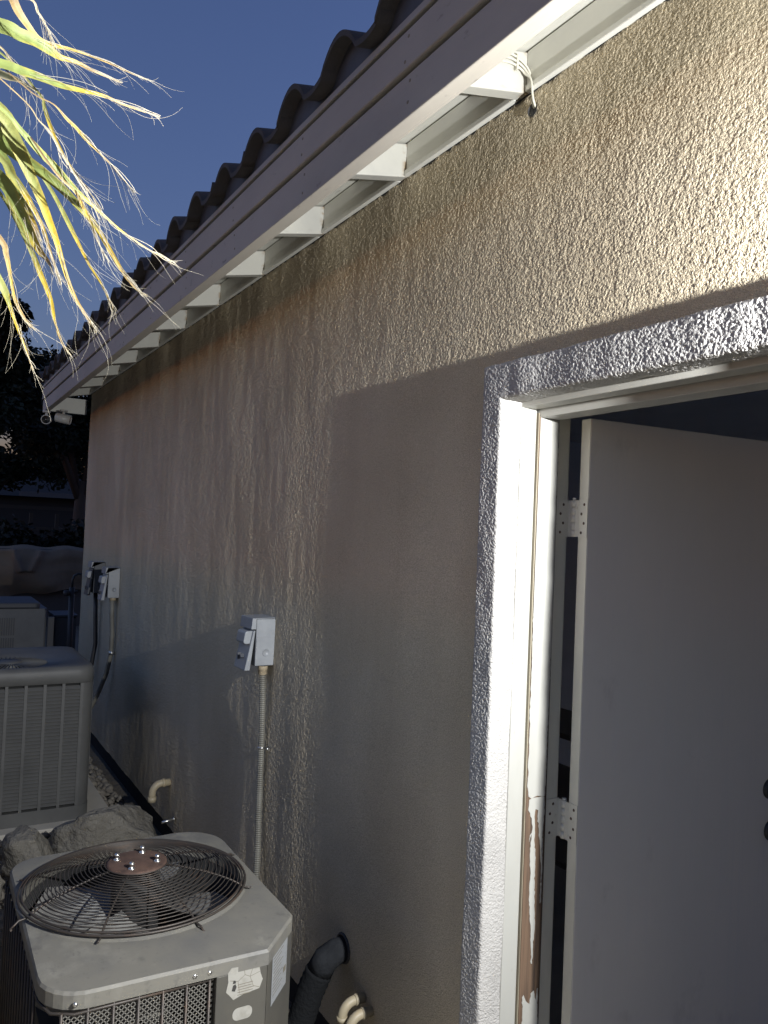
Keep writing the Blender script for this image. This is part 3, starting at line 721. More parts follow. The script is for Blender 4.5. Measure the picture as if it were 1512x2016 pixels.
crect(t, .63, .74, .650, .664, .0018); t.build('sticker_print', M_PRINT, spc)
# fan guard: concentric wires on eight ribs, rusty hub plate with four bolts
def dome(r): return ZT+.012+.060*(1-(r/.30)**2)**.75 if r < .30 else ZT+.012
nR = 21
for i in range(nR):
    r = .085+(.293-.085)*i/(nR-1)
    t = MB(); t.ring((FC[0], FC[1], dome(r)), r, .0014 if i < nR-1 else .0032, 64, 5); t.build('guard_ring', M_WIREDK, AC)
t = MB(); t.ring((FC[0], FC[1], ZT+.014), .302, .0034, 64, 6); t.build('guard_ring', M_WIREDK, AC)
for i in range(8):
    a = math.radians(16+45*i); pts_ = []
    for r in (.06, .12, .18, .23, .265, .285, .298, .310, .322): pts_.append((FC[0]+r*math.cos(a), FC[1]+r*math.sin(a), dome(min(r, .2999))-.004))
    e = Vector(pts_[-1]); dd = Vector((math.cos(a), math.sin(a), 0)); sd = Vector((-math.sin(a), math.cos(a), 0))
    if i % 2 == 0:
        pts_ += [tuple(e+dd*.010-Vector((0, 0, .008))), tuple(e+dd*.022+sd*.006-Vector((0, 0, .012))), tuple(e+dd*.024+sd*.016-Vector((0, 0, .010)))]
    t = MB(); t.tube(pts_, .0028, 6); t.build('guard_rib', M_WIREDK, AC)
t = MB(); t.lathe((FC[0], FC[1], dome(.07)), [(.082, -.005), (.082, .0), (.074, .003), (.0001, .004)], 28); t.build('hub_plate', M_RUST, AC)
for i in range(4):
    a = math.radians(62+90*i); b = (FC[0]+.056*math.cos(a), FC[1]+.056*math.sin(a), dome(.07)+.003)
    t = MB(); t.lathe(b, [(.0095, 0), (.0095, .003), (.0058, .004), (.0058, .011), (.0075, .012), (.0075, .016), (.004, .019), (.0001, .020)], 10); t.build('bolt', M_STEEL, AC)
for i in range(4):
    a0 = math.radians(-12+90*i); vs_ = []; nn_ = 7
    for q in range(nn_):
        r = .05+.225*q/(nn_-1); wd = math.radians(30+10*math.sin(q/(nn_-1)*math.pi))
        for s_ in (-1, -.33, .33, 1):
            aa = a0+s_*wd; vs_.append((FC[0]+r*math.cos(aa), FC[1]+r*math.sin(aa), ZT-.075-s_*.030+.008*abs(s_)))
    t = MB(); t.add(vs_, [(q*4+k, q*4+k+1, q*4+5+k, q*4+4+k) for q in range(nn_-1) for k in range(3)], True)
    t.add([(x, y, z-.002) for x, y, z in vs_], [(q*4+k, q*4+4+k, q*4+5+k, q*4+k+1) for q in range(nn_-1) for k in range(3)], True); t.build('fan_blade', M_BLADE, AC)
t = MB(); t.lathe((FC[0], FC[1], 0), [(.0001, ZT+.045), (.062, ZT+.045), (.066, ZT+.03), (.066, ZT-.14), (.0001, ZT-.14)], 24); t.build('fan_motor', M_DARKCAV, AC)

# ------------------------------------------------------------------ second condenser (louvred) and its pad
pad = MB(); pad.box((-6.0, -1.30, -.1), (-4.90, -.22, .02)); tag(pad.build('concrete_pad', M_CONC, bevel=.006), 'grey concrete pad under the louvred condenser beyond the boulders', 'pad')
A2 = thing('air_conditioner', 'dark grey louvred condenser unit standing beyond the boulders', 'air conditioner', (-5.4, -.78, .02), 'air conditioner condensers along the wall')
x0, x1, ya, yb, zt = -5.86, -5.00, -1.23, -.365, .925
def shell(d, rad): return round_poly([(x1-d, ya+d, rad), (x1-d, yb-d, rad), (x0+d, yb-d, rad), (x0+d, ya+d, rad)])
t = MB(); t.prism(shell(.03, .06), 'z', .02, zt-.10); t.build('inner_coil', M_DARKCAV, A2)
C2 = ((x0+x1)/2, (ya+yb)/2); N = 96
outer = resample(shell(0, .085), C2, N)
def ins(p, d): v = Vector((p[0]-C2[0], p[1]-C2[1])); L_ = v.length; return (C2[0]+v.x*(L_-d)/L_, C2[1]+v.y*(L_-d)/L_)
circ = lambda r, z: [(C2[0]+r*math.cos(2*math.pi*i/N), C2[1]+r*math.sin(2*math.pi*i/N), z) for i in range(N)]
loops = [[(x, y, zt-.10) for x, y in outer], [(*ins(p, -.006), zt-.095) for p in outer], [(*ins(p, -.006), zt-.03) for p in outer], [(*ins(p, .008), zt-.005) for p in outer], [(*ins(p, .03), zt) for p in outer], circ(.375, zt-.006), circ(.345, zt-.022), circ(.21, zt-.038), circ(.20, zt-.12)]
t = MB(); t.add([p for l in loops for p in l], [(a*N+i, a*N+(i+1) % N, (a+1)*N+(i+1) % N, (a+1)*N+i) for a in range(len(loops)-1) for i in range(N)], True); t.build('top_panel', M_AC2, A2)
t = MB(); t.lathe((C2[0], C2[1], 0), [(.0001, zt-.018), (.065, zt-.02), (.075, zt-.03), (.075, zt-.06)], 24); t.build('fan_hub', M_AC2, A2)
t = MB(); t.lathe((C2[0], C2[1], 0), [(.0001, zt-.119), (.2, zt-.119)], 32); t.build('fan_cavity', M_DARKCAV, A2)
for i in range(48):
    a = 2*math.pi*i/48; 
    t = MB(); t.tube([(C2[0]+.07*math.cos(a), C2[1]+.07*math.sin(a), zt-.03), (C2[0]+.215*math.cos(a), C2[1]+.215*math.sin(a), zt-.034)], .0028, 4, caps=False)
    if i == 0: vane0 = t.build('fan_vane', M_AC2, A2, origin=(C2[0], C2[1], 0)); vane0.location = (C2[0], C2[1], 0)
    else: v_ = instance(vane0, (C2[0], C2[1], 0), A2); v_.rotation_euler = (0, 0, a)
t = MB(); t.prism(shell(-.004, .085), 'z', .02, .10); t.build('base_pan', M_AC2, A2)
# louvred columns on the two faces in view
def louvre(mb, face, u0, u1, z):
    if face == 'x':
        mb.add([(x1-.016, u0, z+.018), (x1-.016, u1, z+.018), (x1+.002, u1, z+.002), (x1+.002, u0, z+.002), (x1+.002, u1, z), (x1+.002, u0, z), (x1-.016, u1, z+.014), (x1-.016, u0, z+.014)], [(0, 1, 2, 3), (3, 2, 4, 5), (5, 4, 6, 7)])
    else:
        mb.add([(u0, yb-.016, z+.018), (u1, yb-.016, z+.018), (u1, yb+.002, z+.002), (u0, yb+.002, z+.002), (u1, yb+.002, z), (u0, yb+.002, z), (u1, yb-.016, z+.014), (u0, yb-.016, z+.014)], [(0, 1, 2, 3), (3, 2, 4, 5), (5, 4, 6, 7)])
ys_ = np.linspace(ya+.075, yb-.075, 8)
for face, us_ in (('x', ys_), ('y', np.linspace(x0+.075, x1-.075, 8))):
    for a, b in zip(us_[:-1], us_[1:]):
        t = MB(); z = .115
        while z < zt-.125: louvre(t, face, a+.0088, b-.0088, z); z += .0205
        t.build('louvre_column', M_AC2, A2, kind='stuff')
    t = MB()
    for u in us_:
        if face == 'x': t.box((x1-.012, u-.0085, .10), (x1+.0005, u+.0085, zt-.10))
        else: t.box((u-.0085, yb-.012, .10), (u+.0085, yb+.0005, zt-.10))
    t.build('louvre_posts', M_AC2, A2)
for (cx_, cy_) in ((x1, yb), (x1, ya)):
    cs = MB(); pz = [p for p in shell(-.001, .085) if abs(p[0]-cx_) < .1 and abs(p[1]-cy_) < .1]
    cs.add([(x, y, .10) for x, y in pz]+[(x, y, zt-.1) for x, y in pz], [(i, i+1, len(pz)+i+1, len(pz)+i) for i in range(len(pz)-1)], True)
    cs.build('corner_post', M_AC2, A2)
# ------------------------------------------------------------------ third unit beyond the corner
pad = MB(); pad.box((-9.9, -1.1, -.1), (-8.75, .1, .05)); tag(pad.build('concrete_pad', M_CONC), 'concrete pad under the far grey unit by the house corner', 'pad')
A3 = thing('air_conditioner', 'far pale grey unit with a vertical grille beside the house corner', 'air conditioner', (-9.3, -.5, .05), 'air conditioner condensers along the wall')
t = MB(); t.prism(round_poly([(-9.0, -1.0, .03), (-9.0, -.10, .03), (-9.75, -.10, .03), (-9.75, -1.0, .03)]), 'z', .05, .86); t.build('cabinet', M_AC3, A3)
t = MB(); t.prism(round_poly([(-8.985, -1.02, .03), (-8.985, -.17, .05), (-9.76, -.17, .05), (-9.76, -1.02, .03)]), 'z', .862, .925); t.build('lid', M_BOXDK, A3, bevel=.015)
for k_ in range(3):
    t = MB()
    for i in range(26): t.box((-8.999, -1.0+.03+i*.022, .18+k_*.205), (-8.992, -.988+.03+i*.022, .36+k_*.205))
    t.build('grille', M_BOXDK, A3, kind='stuff')
t = MB(); t.box((-9.0, -.095, .05), (-8.94, -.035, .775)); t.build('corner_post', M_PALE, A3, bevel=.004)
t = thing('utility_box', 'dark box standing behind the pale post of the far unit', 'box', (-9.3, .08, -.09))
r = MB(); r.box((-9.45, -.02, -.09), (-9.02, .20, .765)); r.build('cabinet', M_BOXDK, t, bevel=.01)
r = MB(); r.box((-9.47, -.03, .767), (-9.0, .21, .79)); r.build('lid', M_BOXDK, t, bevel=.006)
# standpipe with valve
t = thing('standpipe', 'thin black standpipe with a bent top and valve at the house corner', 'pipe', (-8.4, .04, -.09))
r = MB(); r.tube([(-8.4, .04, -.09), (-8.4, .035, 1.13)], .026, 10); r.build('riser', M_CONDDK, t)
r = MB(); r.tube([(-8.4, .035, 1.13), (-8.4, .035, 1.20), (-8.4, .05, 1.245), (-8.4, .085, 1.265), (-8.4, .12, 1.262), (-8.4, .14, 1.24), (-8.4, .145, 1.0)], .012, 8); r.build('bent_pipe', M_CONDDK, t)
r = MB(); r.tube([(-8.4, -.02, 1.075), (-8.4, .09, 1.085)], .014, 8); r.tube([(-8.37, -.02, 1.05), (-8.37, -.02, 1.10)], .03, 8); r.build('valve', M_CONDDK, t)

# ------------------------------------------------------------------ disconnect boxes and conduits on the wall
def disconnect(x, z0, z1, m_body, m_hood, label, handle=True, w=.13, d=.085):
    """x is the side turned to the door"""
    t = thing('disconnect_box', label, 'electrical box', (x-w/2, 0, z0), 'electrical disconnect boxes on the wall')
    H = z1-z0
    r = MB(); r.box((x-w, -d, z0), (x, .004, z1-.002)); b = r.build('body', m_body, t, bevel=.004)
    r = MB(); r.prism([(-d-.002, z1-.045), (-d-.024, z1-.045), (-d-.020, z1+.002), (-.002, z1+.004), (-.002, z1), (-d-.002, z1-.001)], 'x', x-w-.003, x+.003); r.build('hood', m_hood, t, bevel=.002)
    r = MB(); r.prism([(-d-.003, z1-.05), (-d-.012, z1-.05), (-d-.046, z0-.018), (-d-.022, z0-.018), (-d-.016, z0+.03)], 'x', x-w-.001, x+.001); r.build('cover', m_body, t, bevel=.004)
    if handle:
        zz = z0+H*.60
        r = MB(); r.prism(round_poly([(-d-.012, zz-.026, .004), (-d-.052, zz-.030, .012), (-d-.044, zz+.026, .014), (-d-.010, zz+.028, .004)]), 'x', x-w+.025, x-.012); r.build('pull_handle', m_hood, t, bevel=.008)
    r = MB(); r.lathe((x+.0005, -d*.45, z0+H*.28), [(.0001, .001), (.014, .001), (.0145, .0022), (.0165, .0022), (.017, 0)], 18, 'x'); r.build('knockout', m_body, t)
    r = MB(); r.prism([(-d+.002, z0+.055), (-d+.002, z1-.085), (-d+.012, z1-.075), (-.02, z1-.075), (-.02, z1-.079), (-d+.014, z1-.080), (-d+.007, z1-.09), (-d+.009, z0+.062)], 'x', x, x+.002); r.build('side_rib', m_body, t)
    if handle:
        r = MB(); r.prism([(x-w*.62, z0+.02), (x-w*.60, z0+.02), (x-w*.60, z0+.05), (x-w*.62, z0+.05)], 'y', -d-.05, -d-.03)
        r.prism([(x-w*.42, z0+.028), (x-w*.30, z0+.034), (x-w*.36, z0+.048), (x-w*.40, z0+.046)], 'y', -d-.05, -d-.03); r.build('lockout_slot', M_BOXDK, t)
    return t
disconnect(-3.163, 1.205, 1.405, M_BOXG, M_BOXG, 'light grey disconnect box with a bulging pull handle above the near condenser')
disconnect(-6.145, 1.225, 1.450, M_BOXG, M_BOXG, 'pale disconnect box on the wall above the louvred condenser', w=.14)
disconnect(-6.70, 1.215, 1.465, M_BOXDK, M_BOXG, 'dark disconnect box with a pale hood nearest the far corner', w=.14)
def ribbed(path, r0, pitch, amp):
    P_ = [Vector(p) for p in path]; out = []; R_ = []
    for a, b in zip(P_[:-1], P_[1:]):
        L_ = (b-a).length; n_ = max(2, int(L_/(pitch/2)))
        for i in range(n_): out.append(a.lerp(b, i/n_)); 
    out.append(P_[-1])
    R_ = [r0+(amp if i % 2 else -amp) for i in range(len(out))]
    return out, R_
t = thing('conduit', 'ribbed grey flexible conduit running down from the near disconnect box', 'conduit', (-3.19, -.03, .3), 'conduits below the disconnect boxes')
p_, R_ = ribbed([(-3.180, -.042, 1.17), (-3.186, -.034, 1.05), (-3.196, -.026, .90), (-3.198, -.024, .75), (-3.190, -.026, .58), (-3.172, -.03, .42), (-3.15, -.04, .28), (-3.10, -.10, .17), (-2.95, -.28, .14), (-2.66, -.46, .2)], .0135, .0085, .0012)
r = MB(); r.tube(p_, R_, 10, smooth=False); r.build('hose', M_CONDUIT, t)
r = MB(); r.lathe((-3.180, -.042, 0), [(.013, 1.164), (.0185, 1.168), (.0185, 1.186), (.021, 1.187), (.021, 1.203)], 12); r.build('connector', M_BRONZE, t)
r = MB(); r.tube([(-3.1965+.0142*math.cos(a), -.0250-.0142*math.sin(a), .852) for a in np.linspace(-.5, math.pi+.5, 12)], .0045, 6)
r.box((-3.182, -.012, .845), (-3.150, -.006, .859)); r.lathe((-3.162, -.012, .852), [(.006, 0), (.006, .003), (.0001, .004)], 8, 'y'); r.build('strap', M_STEEL, t)
t = thing('conduit', 'grey conduit bending down behind the louvred condenser from the pale disconnect box', 'conduit', (-6.18, -.03, .2), 'conduits below the disconnect boxes')
r = MB(); r.tube([(-6.175, -.045, 1.24), (-6.178, -.04, 1.1), (-6.180, -.03, .95), (-6.190, -.03, .80), (-6.22, -.05, .65), (-6.27, -.09, .50), (-6.32, -.13, .38), (-6.33, -.18, .25), (-6.24, -.26, .16), (-5.90, -.40, .15)], .017, 10); r.build('hose', M_CONDUIT, t)
r = MB(); r.tube([(-6.177, -.04, 1.235), (-6.177, -.04, 1.205)], .024, 10); r.build('connector', M_BRONZE, t)
r = MB(); r.tube([(-6.172, -.030, .80), (-6.172, -.030, .825)], .020, 10); r.build('coupling', M_STEEL, t)
t = thing('conduit', 'black conduit hanging from the dark disconnect box near the corner', 'conduit', (-6.78, -.03, .2), 'conduits below the disconnect boxes')
r = MB(); r.tube([(-6.78, -.05, 1.22), (-6.78, -.04, 1.0), (-6.78, -.03, .8), (-6.80, -.05, .62), (-6.84, -.10, .48), (-6.92, -.18, .36), (-7.1, -.25, .25), (-7.6, -.32, .15), (-8.2, -.34, .04), (-8.9, -.4, .14)], .017, 10); r.build('hose', M_CONDDK, t)

# ------------------------------------------------------------------ pipes in the wall
def elbow(name, label, x, z, r0, out, drop, m, group=None, tail=0.0, cat='pipe'):
    t = thing(name, label, cat, (x, 0, z), group)
    pts_ = [(x, .004, z), (x, -out*.45, z)]
    for a in np.linspace(.2, math.pi/2, 6): pts_.append((x-tail*math.sin(a), -out*.45-out*.5*math.sin(a), z-out*.5*(1-math.cos(a))))
    pts_.append((x-tail, -out*.95, z-drop))
    r = MB(); r.tube(pts_, r0, 12); r.build('bend', m, t)
    r = MB(); r.tube([pts_[1], (x, -out*.28, z)], r0*1.18, 12); r.build('socket', m, t)
    r = MB(); r.tube([(x-tail, -out*.95, z-drop*.72), pts_[-1]], r0*1.15, 12); r.build('socket', m, t)
    return t
elbow('drain_elbow', 'cream plastic drain elbow poking from the stucco above the dark base strip', -4.60, .300, .021, .105, .10, M_PVC, 'cream drain elbows in the wall')
elbow('drain_elbow', 'curved cream drain elbow with its end in view beside the black sleeve', -2.285, .262, .0155, .085, .055, M_PVC, 'cream drain elbows in the wall')
elbow('drain_elbow', 'cream drain elbow cut by the lower edge of the photo', -2.235, .245, .0155, .085, .07, M_PVC, 'cream drain elbows in the wall')
t = thing('metal_stub', 'short bare metal rod sticking out of the wall base behind the near condenser', 'rod', (-4.45, 0, .135))
r = MB(); r.tube([(-4.45, .003, .140), (-4.43, -.085, .135)], .008, 8); r.build('rod', M_STEEL, t)
r = MB(); r.tube([(-4.446, -.012, .1395), (-4.445, -.02, .1393)], .014, 6); r.build('nut', M_STEEL, t)
t = thing('line_set_sleeve', 'thick black insulated pipe bending out of the wall beside the near condenser', 'pipe', (-2.46, -.05, .1))
p_ = [(-2.44, .02, .350), (-2.44, -.03, .345), (-2.445, -.065, .325), (-2.452, -.085, .285)]
r = MB(); r.tube(p_, [.040, .043, .045, .046], 16); r.build('taped_elbow', M_TAPE, t)
p2, R2 = ribbed([(-2.452, -.085, .288), (-2.465, -.11, .215), (-2.475, -.135, .12), (-2.50, -.20, .02), (-2.58, -.34, -.02)], .0475, .022, .0012)
r = MB(); r.tube(p2, R2, 16); r.build('sleeve', M_SLEEVE, t)
r = MB(); r.ring((-2.44, -.002, .35), .045, .006, 20, 6)
for i in range(len(r.v)):
    x, y, z = r.v[i]; r.v[i] = (x, -.002+(z-.35), .35+(y+.002))
r.build('collar', M_CONDDK, t)

# ------------------------------------------------------------------ security cameras under the far end of the eave
def bullet(loc, d, label, L_=.13, R_=.043):
    t = thing('security_camera', label, 'camera', loc, 'security cameras under the eave end')
    d = Vector(d).normalized(); o = Vector(loc)-Vector((0, 0, .075))
    s_ = d.orthogonal().normalized(); w_ = d.cross(s_)
    def turn(mb, prof_, seg=18):
        vs_ = [o+d*h+(s_*math.cos(2*math.pi*k/seg)+w_*math.sin(2*math.pi*k/seg))*r_ for r_, h in prof_ for k in range(seg)]
        return mb.add(vs_, [(i*seg+k, i*seg+(k+1) % seg, (i+1)*seg+(k+1) % seg, (i+1)*seg+k) for i in range(len(prof_)-1) for k in range(seg)], True)
    turn(MB(), [(.0001, -L_*.55), (R_*.8, -L_*.55), (R_, -L_*.48), (R_, L_*.5), (R_*.86, L_*.5), (R_*.84, L_*.44)]).build('housing', M_CAMW, t)
    turn(MB(), [(R_*.85, L_*.45), (R_*.4, L_*.46), (.0001, L_*.47)]).build('lens', M_GLASSDK, t)
    turn(MB(), [(.0001, L_*.49), (.004, L_*.485), (.005, L_*.47)], 8).build('led', M_STEEL, t)
    r = MB(); r.tube([Vector(loc)+Vector((0, 0, .004)), Vector(loc)-Vector((0, 0, .012))], .035, 14); r.tube([Vector(loc), Vector(loc)-Vector((0, 0, .05)), o-d*.02], .013, 8); r.build('bracket', M_CAMW, t)
bullet((-7.86, -.355, 2.786), (.95, -.18, -.12), 'white bullet camera under the eave end with its dark lens facing us')
bullet((-7.82, -.215, 2.805), (.35, .90, -.15), 'white bullet camera under the eave end pointing along the far wall')
PALM = [
 ["g",21.0,[[-1.4488,-1.3782,2.5784,0.0201],[-1.4437,-1.2703,2.5909,0.0221],[-1.4493,-1.239,2.5898,0.0202],[-1.4555,-1.2149,2.5914,0.0183],[-1.4656,-1.1893,2.588,0.0143],[-1.4759,-1.1713,2.5879,0.0092],[-1.4835,-1.1452,2.5926,0.0062],[-1.4935,-1.1088,2.5915,0.0042],[-1.5014,-1.0625,2.591,0.0021]]],
 ["t",30.0,[[-1.475,-1.2813,2.7079,0.0138],[-1.4934,-1.2549,2.681,0.0148],[-1.5085,-1.2406,2.6639,0.0138],[-1.5222,-1.2222,2.6511,0.0107],[-1.5349,-1.2036,2.6417,0.0086],[-1.5429,-1.1813,2.6417,0.0086],[-1.5458,-1.1376,2.6473,0.0043],[-1.5497,-1.0827,2.6472,0.0033],[-1.5565,-1.0438,2.6462,0.0033],[-1.5627,-1.0038,2.6457,0.0022]]],
 ["g",31.0,[[-1.3243,-1.3732,2.4584,0.0108],[-1.3204,-1.2742,2.465,0.0127],[-1.3215,-1.2461,2.4642,0.0127],[-1.3228,-1.2172,2.4635,0.0109],[-1.3246,-1.1875,2.4614,0.0082],[-1.3244,-1.1574,2.463,0.0064],[-1.3236,-1.1268,2.4651,0.0046],[-1.3242,-1.0867,2.4607,0.0037],[-1.3206,-1.0339,2.4569,0.0018]]],
 ["d",-27.0,[[-1.4754,-1.3762,2.544,0.0121],[-1.498,-1.2631,2.539,0.0123],[-1.5297,-1.2287,2.5523,0.0063],[-1.5746,-1.1903,2.5609,0.0021]]],
 ["y",3.0,[[-1.4363,-1.3679,2.5102,0.0196],[-1.4597,-1.2621,2.4562,0.0254],[-1.4694,-1.2446,2.4312,0.0235],[-1.4787,-1.2267,2.4053,0.0215],[-1.4889,-1.208,2.3747,0.0176],[-1.4985,-1.189,2.3429,0.0147],[-1.5068,-1.174,2.3133,0.0127],[-1.5145,-1.1588,2.2829,0.0098],[-1.5281,-1.1368,2.2269,0.0068],[-1.5354,-1.1162,2.1862,0.0058],[-1.5387,-1.0918,2.1537,0.0039],[-1.54,-1.0771,2.1328,0.0019]]],
 ["g",-20.0,[[-1.4723,-1.3671,2.5039,0.0259],[-1.5011,-1.2575,2.4319,0.0299],[-1.5041,-1.2325,2.4138,0.0219],[-1.5045,-1.1991,2.3964,0.0198],[-1.5035,-1.1651,2.378,0.0168],[-1.5041,-1.1296,2.3508,0.0128],[-1.5042,-1.0977,2.3215,0.0098],[-1.5065,-1.0686,2.2822,0.0078],[-1.5071,-1.0392,2.2414,0.0059],[-1.5026,-1.016,2.2163,0.0039],[-1.4942,-0.9989,2.2061,0.0019]]],
 ["g",19.0,[[-1.3947,-1.3394,2.4749,0.0057],[-1.4136,-1.2576,2.4371,0.0057],[-1.4261,-1.233,2.4206,0.0086],[-1.4414,-1.199,2.3983,0.0115],[-1.4544,-1.1725,2.3846,0.0115],[-1.4708,-1.1356,2.3604,0.0087],[-1.4854,-1.0888,2.3361,0.0049],[-1.4987,-1.0494,2.3171,0.003],[-1.5095,-0.9997,2.2983,0.003],[-1.5194,-0.9682,2.2934,0.002],[-1.5303,-0.9406,2.2895,0.002]]],
 ["y",-25.0,[[-1.3831,-1.3641,2.4216,0.0093],[-1.412,-1.2613,2.3606,0.0093],[-1.426,-1.2444,2.3456,0.0121],[-1.4429,-1.2226,2.3278,0.0113],[-1.46,-1.2084,2.3158,0.0085],[-1.4838,-1.1839,2.2856,0.0057],[-1.5097,-1.1663,2.2524,0.0048],[-1.538,-1.1431,2.2096,0.002]]],
 ["g",-35.0,[[-1.5119,-1.3637,2.4478,0.0201],[-1.5364,-1.2517,2.3762,0.0221],[-1.544,-1.2248,2.3405,0.022],[-1.5504,-1.2015,2.3024,0.017],[-1.5532,-1.1827,2.2706,0.0119],[-1.5509,-1.1649,2.2505,0.0059],[-1.5491,-1.1554,2.2287,0.002]]],
 ["g",-20.0,[[-1.5563,-1.3594,2.5217,0.0147],[-1.5874,-1.2507,2.4418,0.0157],[-1.6034,-1.2214,2.3901,0.0178],[-1.6121,-1.197,2.3517,0.0146],[-1.6153,-1.1823,2.3273,0.0094],[-1.6169,-1.1721,2.306,0.0042]]],
 ["y",-15.0,[[-1.6141,-1.3239,2.4686,0.0053],[-1.6467,-1.2432,2.3904,0.0053],[-1.6655,-1.2135,2.3555,0.0075],[-1.6884,-1.1817,2.3102,0.0097],[-1.7106,-1.1585,2.2707,0.0098],[-1.7334,-1.1344,2.2295,0.0077],[-1.7581,-1.119,2.1852,0.0044],[-1.7802,-1.0991,2.1502,0.0045],[-1.799,-1.0802,2.1348,0.0023]]],
 ["t",12.0,[[-1.6401,-1.3188,2.3873,0.0085],[-1.6659,-1.2376,2.3108,0.0106],[-1.6776,-1.2249,2.2877,0.0096],[-1.6935,-1.2146,2.2547,0.0064],[-1.7121,-1.2016,2.2118,0.0065],[-1.7274,-1.1799,2.1786,0.0054],[-1.7388,-1.1591,2.164,0.0022]]],
 ["y",13.0,[[-1.4474,-1.3287,2.2978,0.0112],[-1.4882,-1.2459,2.1811,0.0131],[-1.5073,-1.2312,2.1579,0.0076],[-1.5295,-1.2201,2.1383,0.0048],[-1.5558,-1.2037,2.1103,0.0039],[-1.5843,-1.1865,2.0812,0.003],[-1.6138,-1.1733,2.0596,0.002]]],
 ["y",-14.0,[[-1.5922,-1.2279,2.4974,0.0032],[-1.6109,-1.198,2.4566,0.0043],[-1.6288,-1.1629,2.4195,0.0064],[-1.6435,-1.1414,2.3956,0.0075],[-1.6607,-1.1187,2.3667,0.0086],[-1.6785,-1.0953,2.3368,0.0065],[-1.6966,-1.071,2.3058,0.0044],[-1.714,-1.0413,2.2743,0.0033],[-1.731,-1.0213,2.2502,0.0033],[-1.7466,-1.0103,2.2396,0.0022],[-1.7665,-1.0095,2.2222,0.0017]]],
 ["y",-25.0,[[-1.3881,-1.315,2.5362,0.0038],[-1.3968,-1.2556,2.5129,0.0029],[-1.4086,-1.2071,2.4777,0.0029],[-1.4126,-1.2004,2.463,0.0057],[-1.4208,-1.1878,2.4362,0.0057],[-1.4276,-1.1712,2.4094,0.0038],[-1.4329,-1.1512,2.3822,0.0038],[-1.436,-1.1246,2.3552,0.0028],[-1.4396,-1.0971,2.3234,0.0019]]],
 ["t",7.0,[[-1.3224,-1.3023,2.4826,0.0018],[-1.3376,-1.229,2.4442,0.0018],[-1.3386,-1.1953,2.4353,0.0018],[-1.3429,-1.1752,2.4215,0.0045],[-1.3458,-1.1589,2.4112,0.0055],[-1.3493,-1.1421,2.3986,0.0046],[-1.3529,-1.1169,2.3821,0.0027],[-1.3555,-1.0955,2.3679,0.0018],[-1.3616,-1.0596,2.3368,0.0014]]],
 ["w",-11.0,[[-1.3144,-1.3084,2.461,0.0018],[-1.3327,-1.2357,2.4238,0.0018],[-1.3455,-1.2152,2.4079,0.0018],[-1.3574,-1.1945,2.3972,0.0027],[-1.3745,-1.1759,2.3782,0.0037],[-1.3923,-1.1525,2.3578,0.0028],[-1.4108,-1.1281,2.3365,0.0019],[-1.4325,-1.1019,2.3065,0.0014]]],
 ["t",-1.0,[[-1.427,-1.2171,2.413,0.0029],[-1.4462,-1.173,2.3725,0.0038],[-1.4615,-1.1368,2.3523,0.0048],[-1.4807,-1.12,2.336,0.0068],[-1.5003,-1.1074,2.3272,0.0049],[-1.5265,-1.0881,2.3026,0.003],[-1.5532,-1.0635,2.2776,0.002]]],
 ["w",14.0,[[-1.3518,-1.2911,2.5731,0.0029],[-1.3418,-1.2373,2.5898,0.0029],[-1.3528,-1.223,2.5795,0.0038],[-1.3633,-1.2116,2.5731,0.0029],[-1.3784,-1.1999,2.5605,0.0019],[-1.3914,-1.19,2.554,0.0015]]],
 ["w",-33.0,[[-1.3102,-1.3174,2.5012,0.0027],[-1.3289,-1.275,2.494,0.0028],[-1.3569,-1.2585,2.4959,0.0028],[-1.395,-1.2361,2.4937,0.0029],[-1.4373,-1.2043,2.4945,0.002]]]
]
# ------------------------------------------------------------------ boulders and gravel
def boulder(loc, size, seed, label):
    N1, N2 = 30, 44; vs_ = []
    P_ = []
    for i in range(N1+1):
        th = math.pi*i/N1
        for j in range(N2):
            ph = 2*math.pi*j/N2; P_.append((math.sin(th)*math.cos(ph), math.sin(th)*math.sin(ph), math.cos(th)))
    P_ = np.array(P_); n1 = vnoise(P_*1.6+seed, seed)-.5; n2 = vnoise(P_*4.2+seed, seed+1)-.5
    # blunted, broken faces
    q = np.sign(P_)*np.abs(P_)**.72
    cutd = np.array([Vector((rnd.uniform(-1, 1), rnd.uniform(-1, 1), rnd.uniform(-.2, 1))).normalized() for _ in range(11)])
    for cdv in cutd:
        d = q@cdv; over = np.clip(d-.74, 0, None); q = q-over[:, None]*cdv*.97
    q = q*(1+.34*n1+.13*n2+.05*(vnoise(P_*11+seed, seed+2)-.5))[:, None]*np.array(size)
    b = MB(); b.add([tuple(p) for p in q], [(i*N2+j, (i+1)*N2+j, (i+1)*N2+(j+1) % N2, i*N2+(j+1) % N2) for i in range(N1) for j in range(N2)], True)
    o = b.build('boulder', M_ROCK, None); o.location = loc
    return tag(o, label, 'boulder', 'boulders between the condensers')
boulder((-4.48, -.36, .085), (.17, .27, .165), 3, 'largest pale boulder between the condensers next to the wall')
boulder((-4.33, -.775, .10), (.15, .125, .145), 9, 'middle boulder between the condensers with a squarish top')
boulder((-4.16, -1.02, .13), (.15, .12, .15), 14, 'grey boulder at the outer end of the boulder row')
boulder((-4.02, -1.0, -.05), (.16, .14, .12), 17, 'low boulder in front of the outer boulder')
gv = MB()
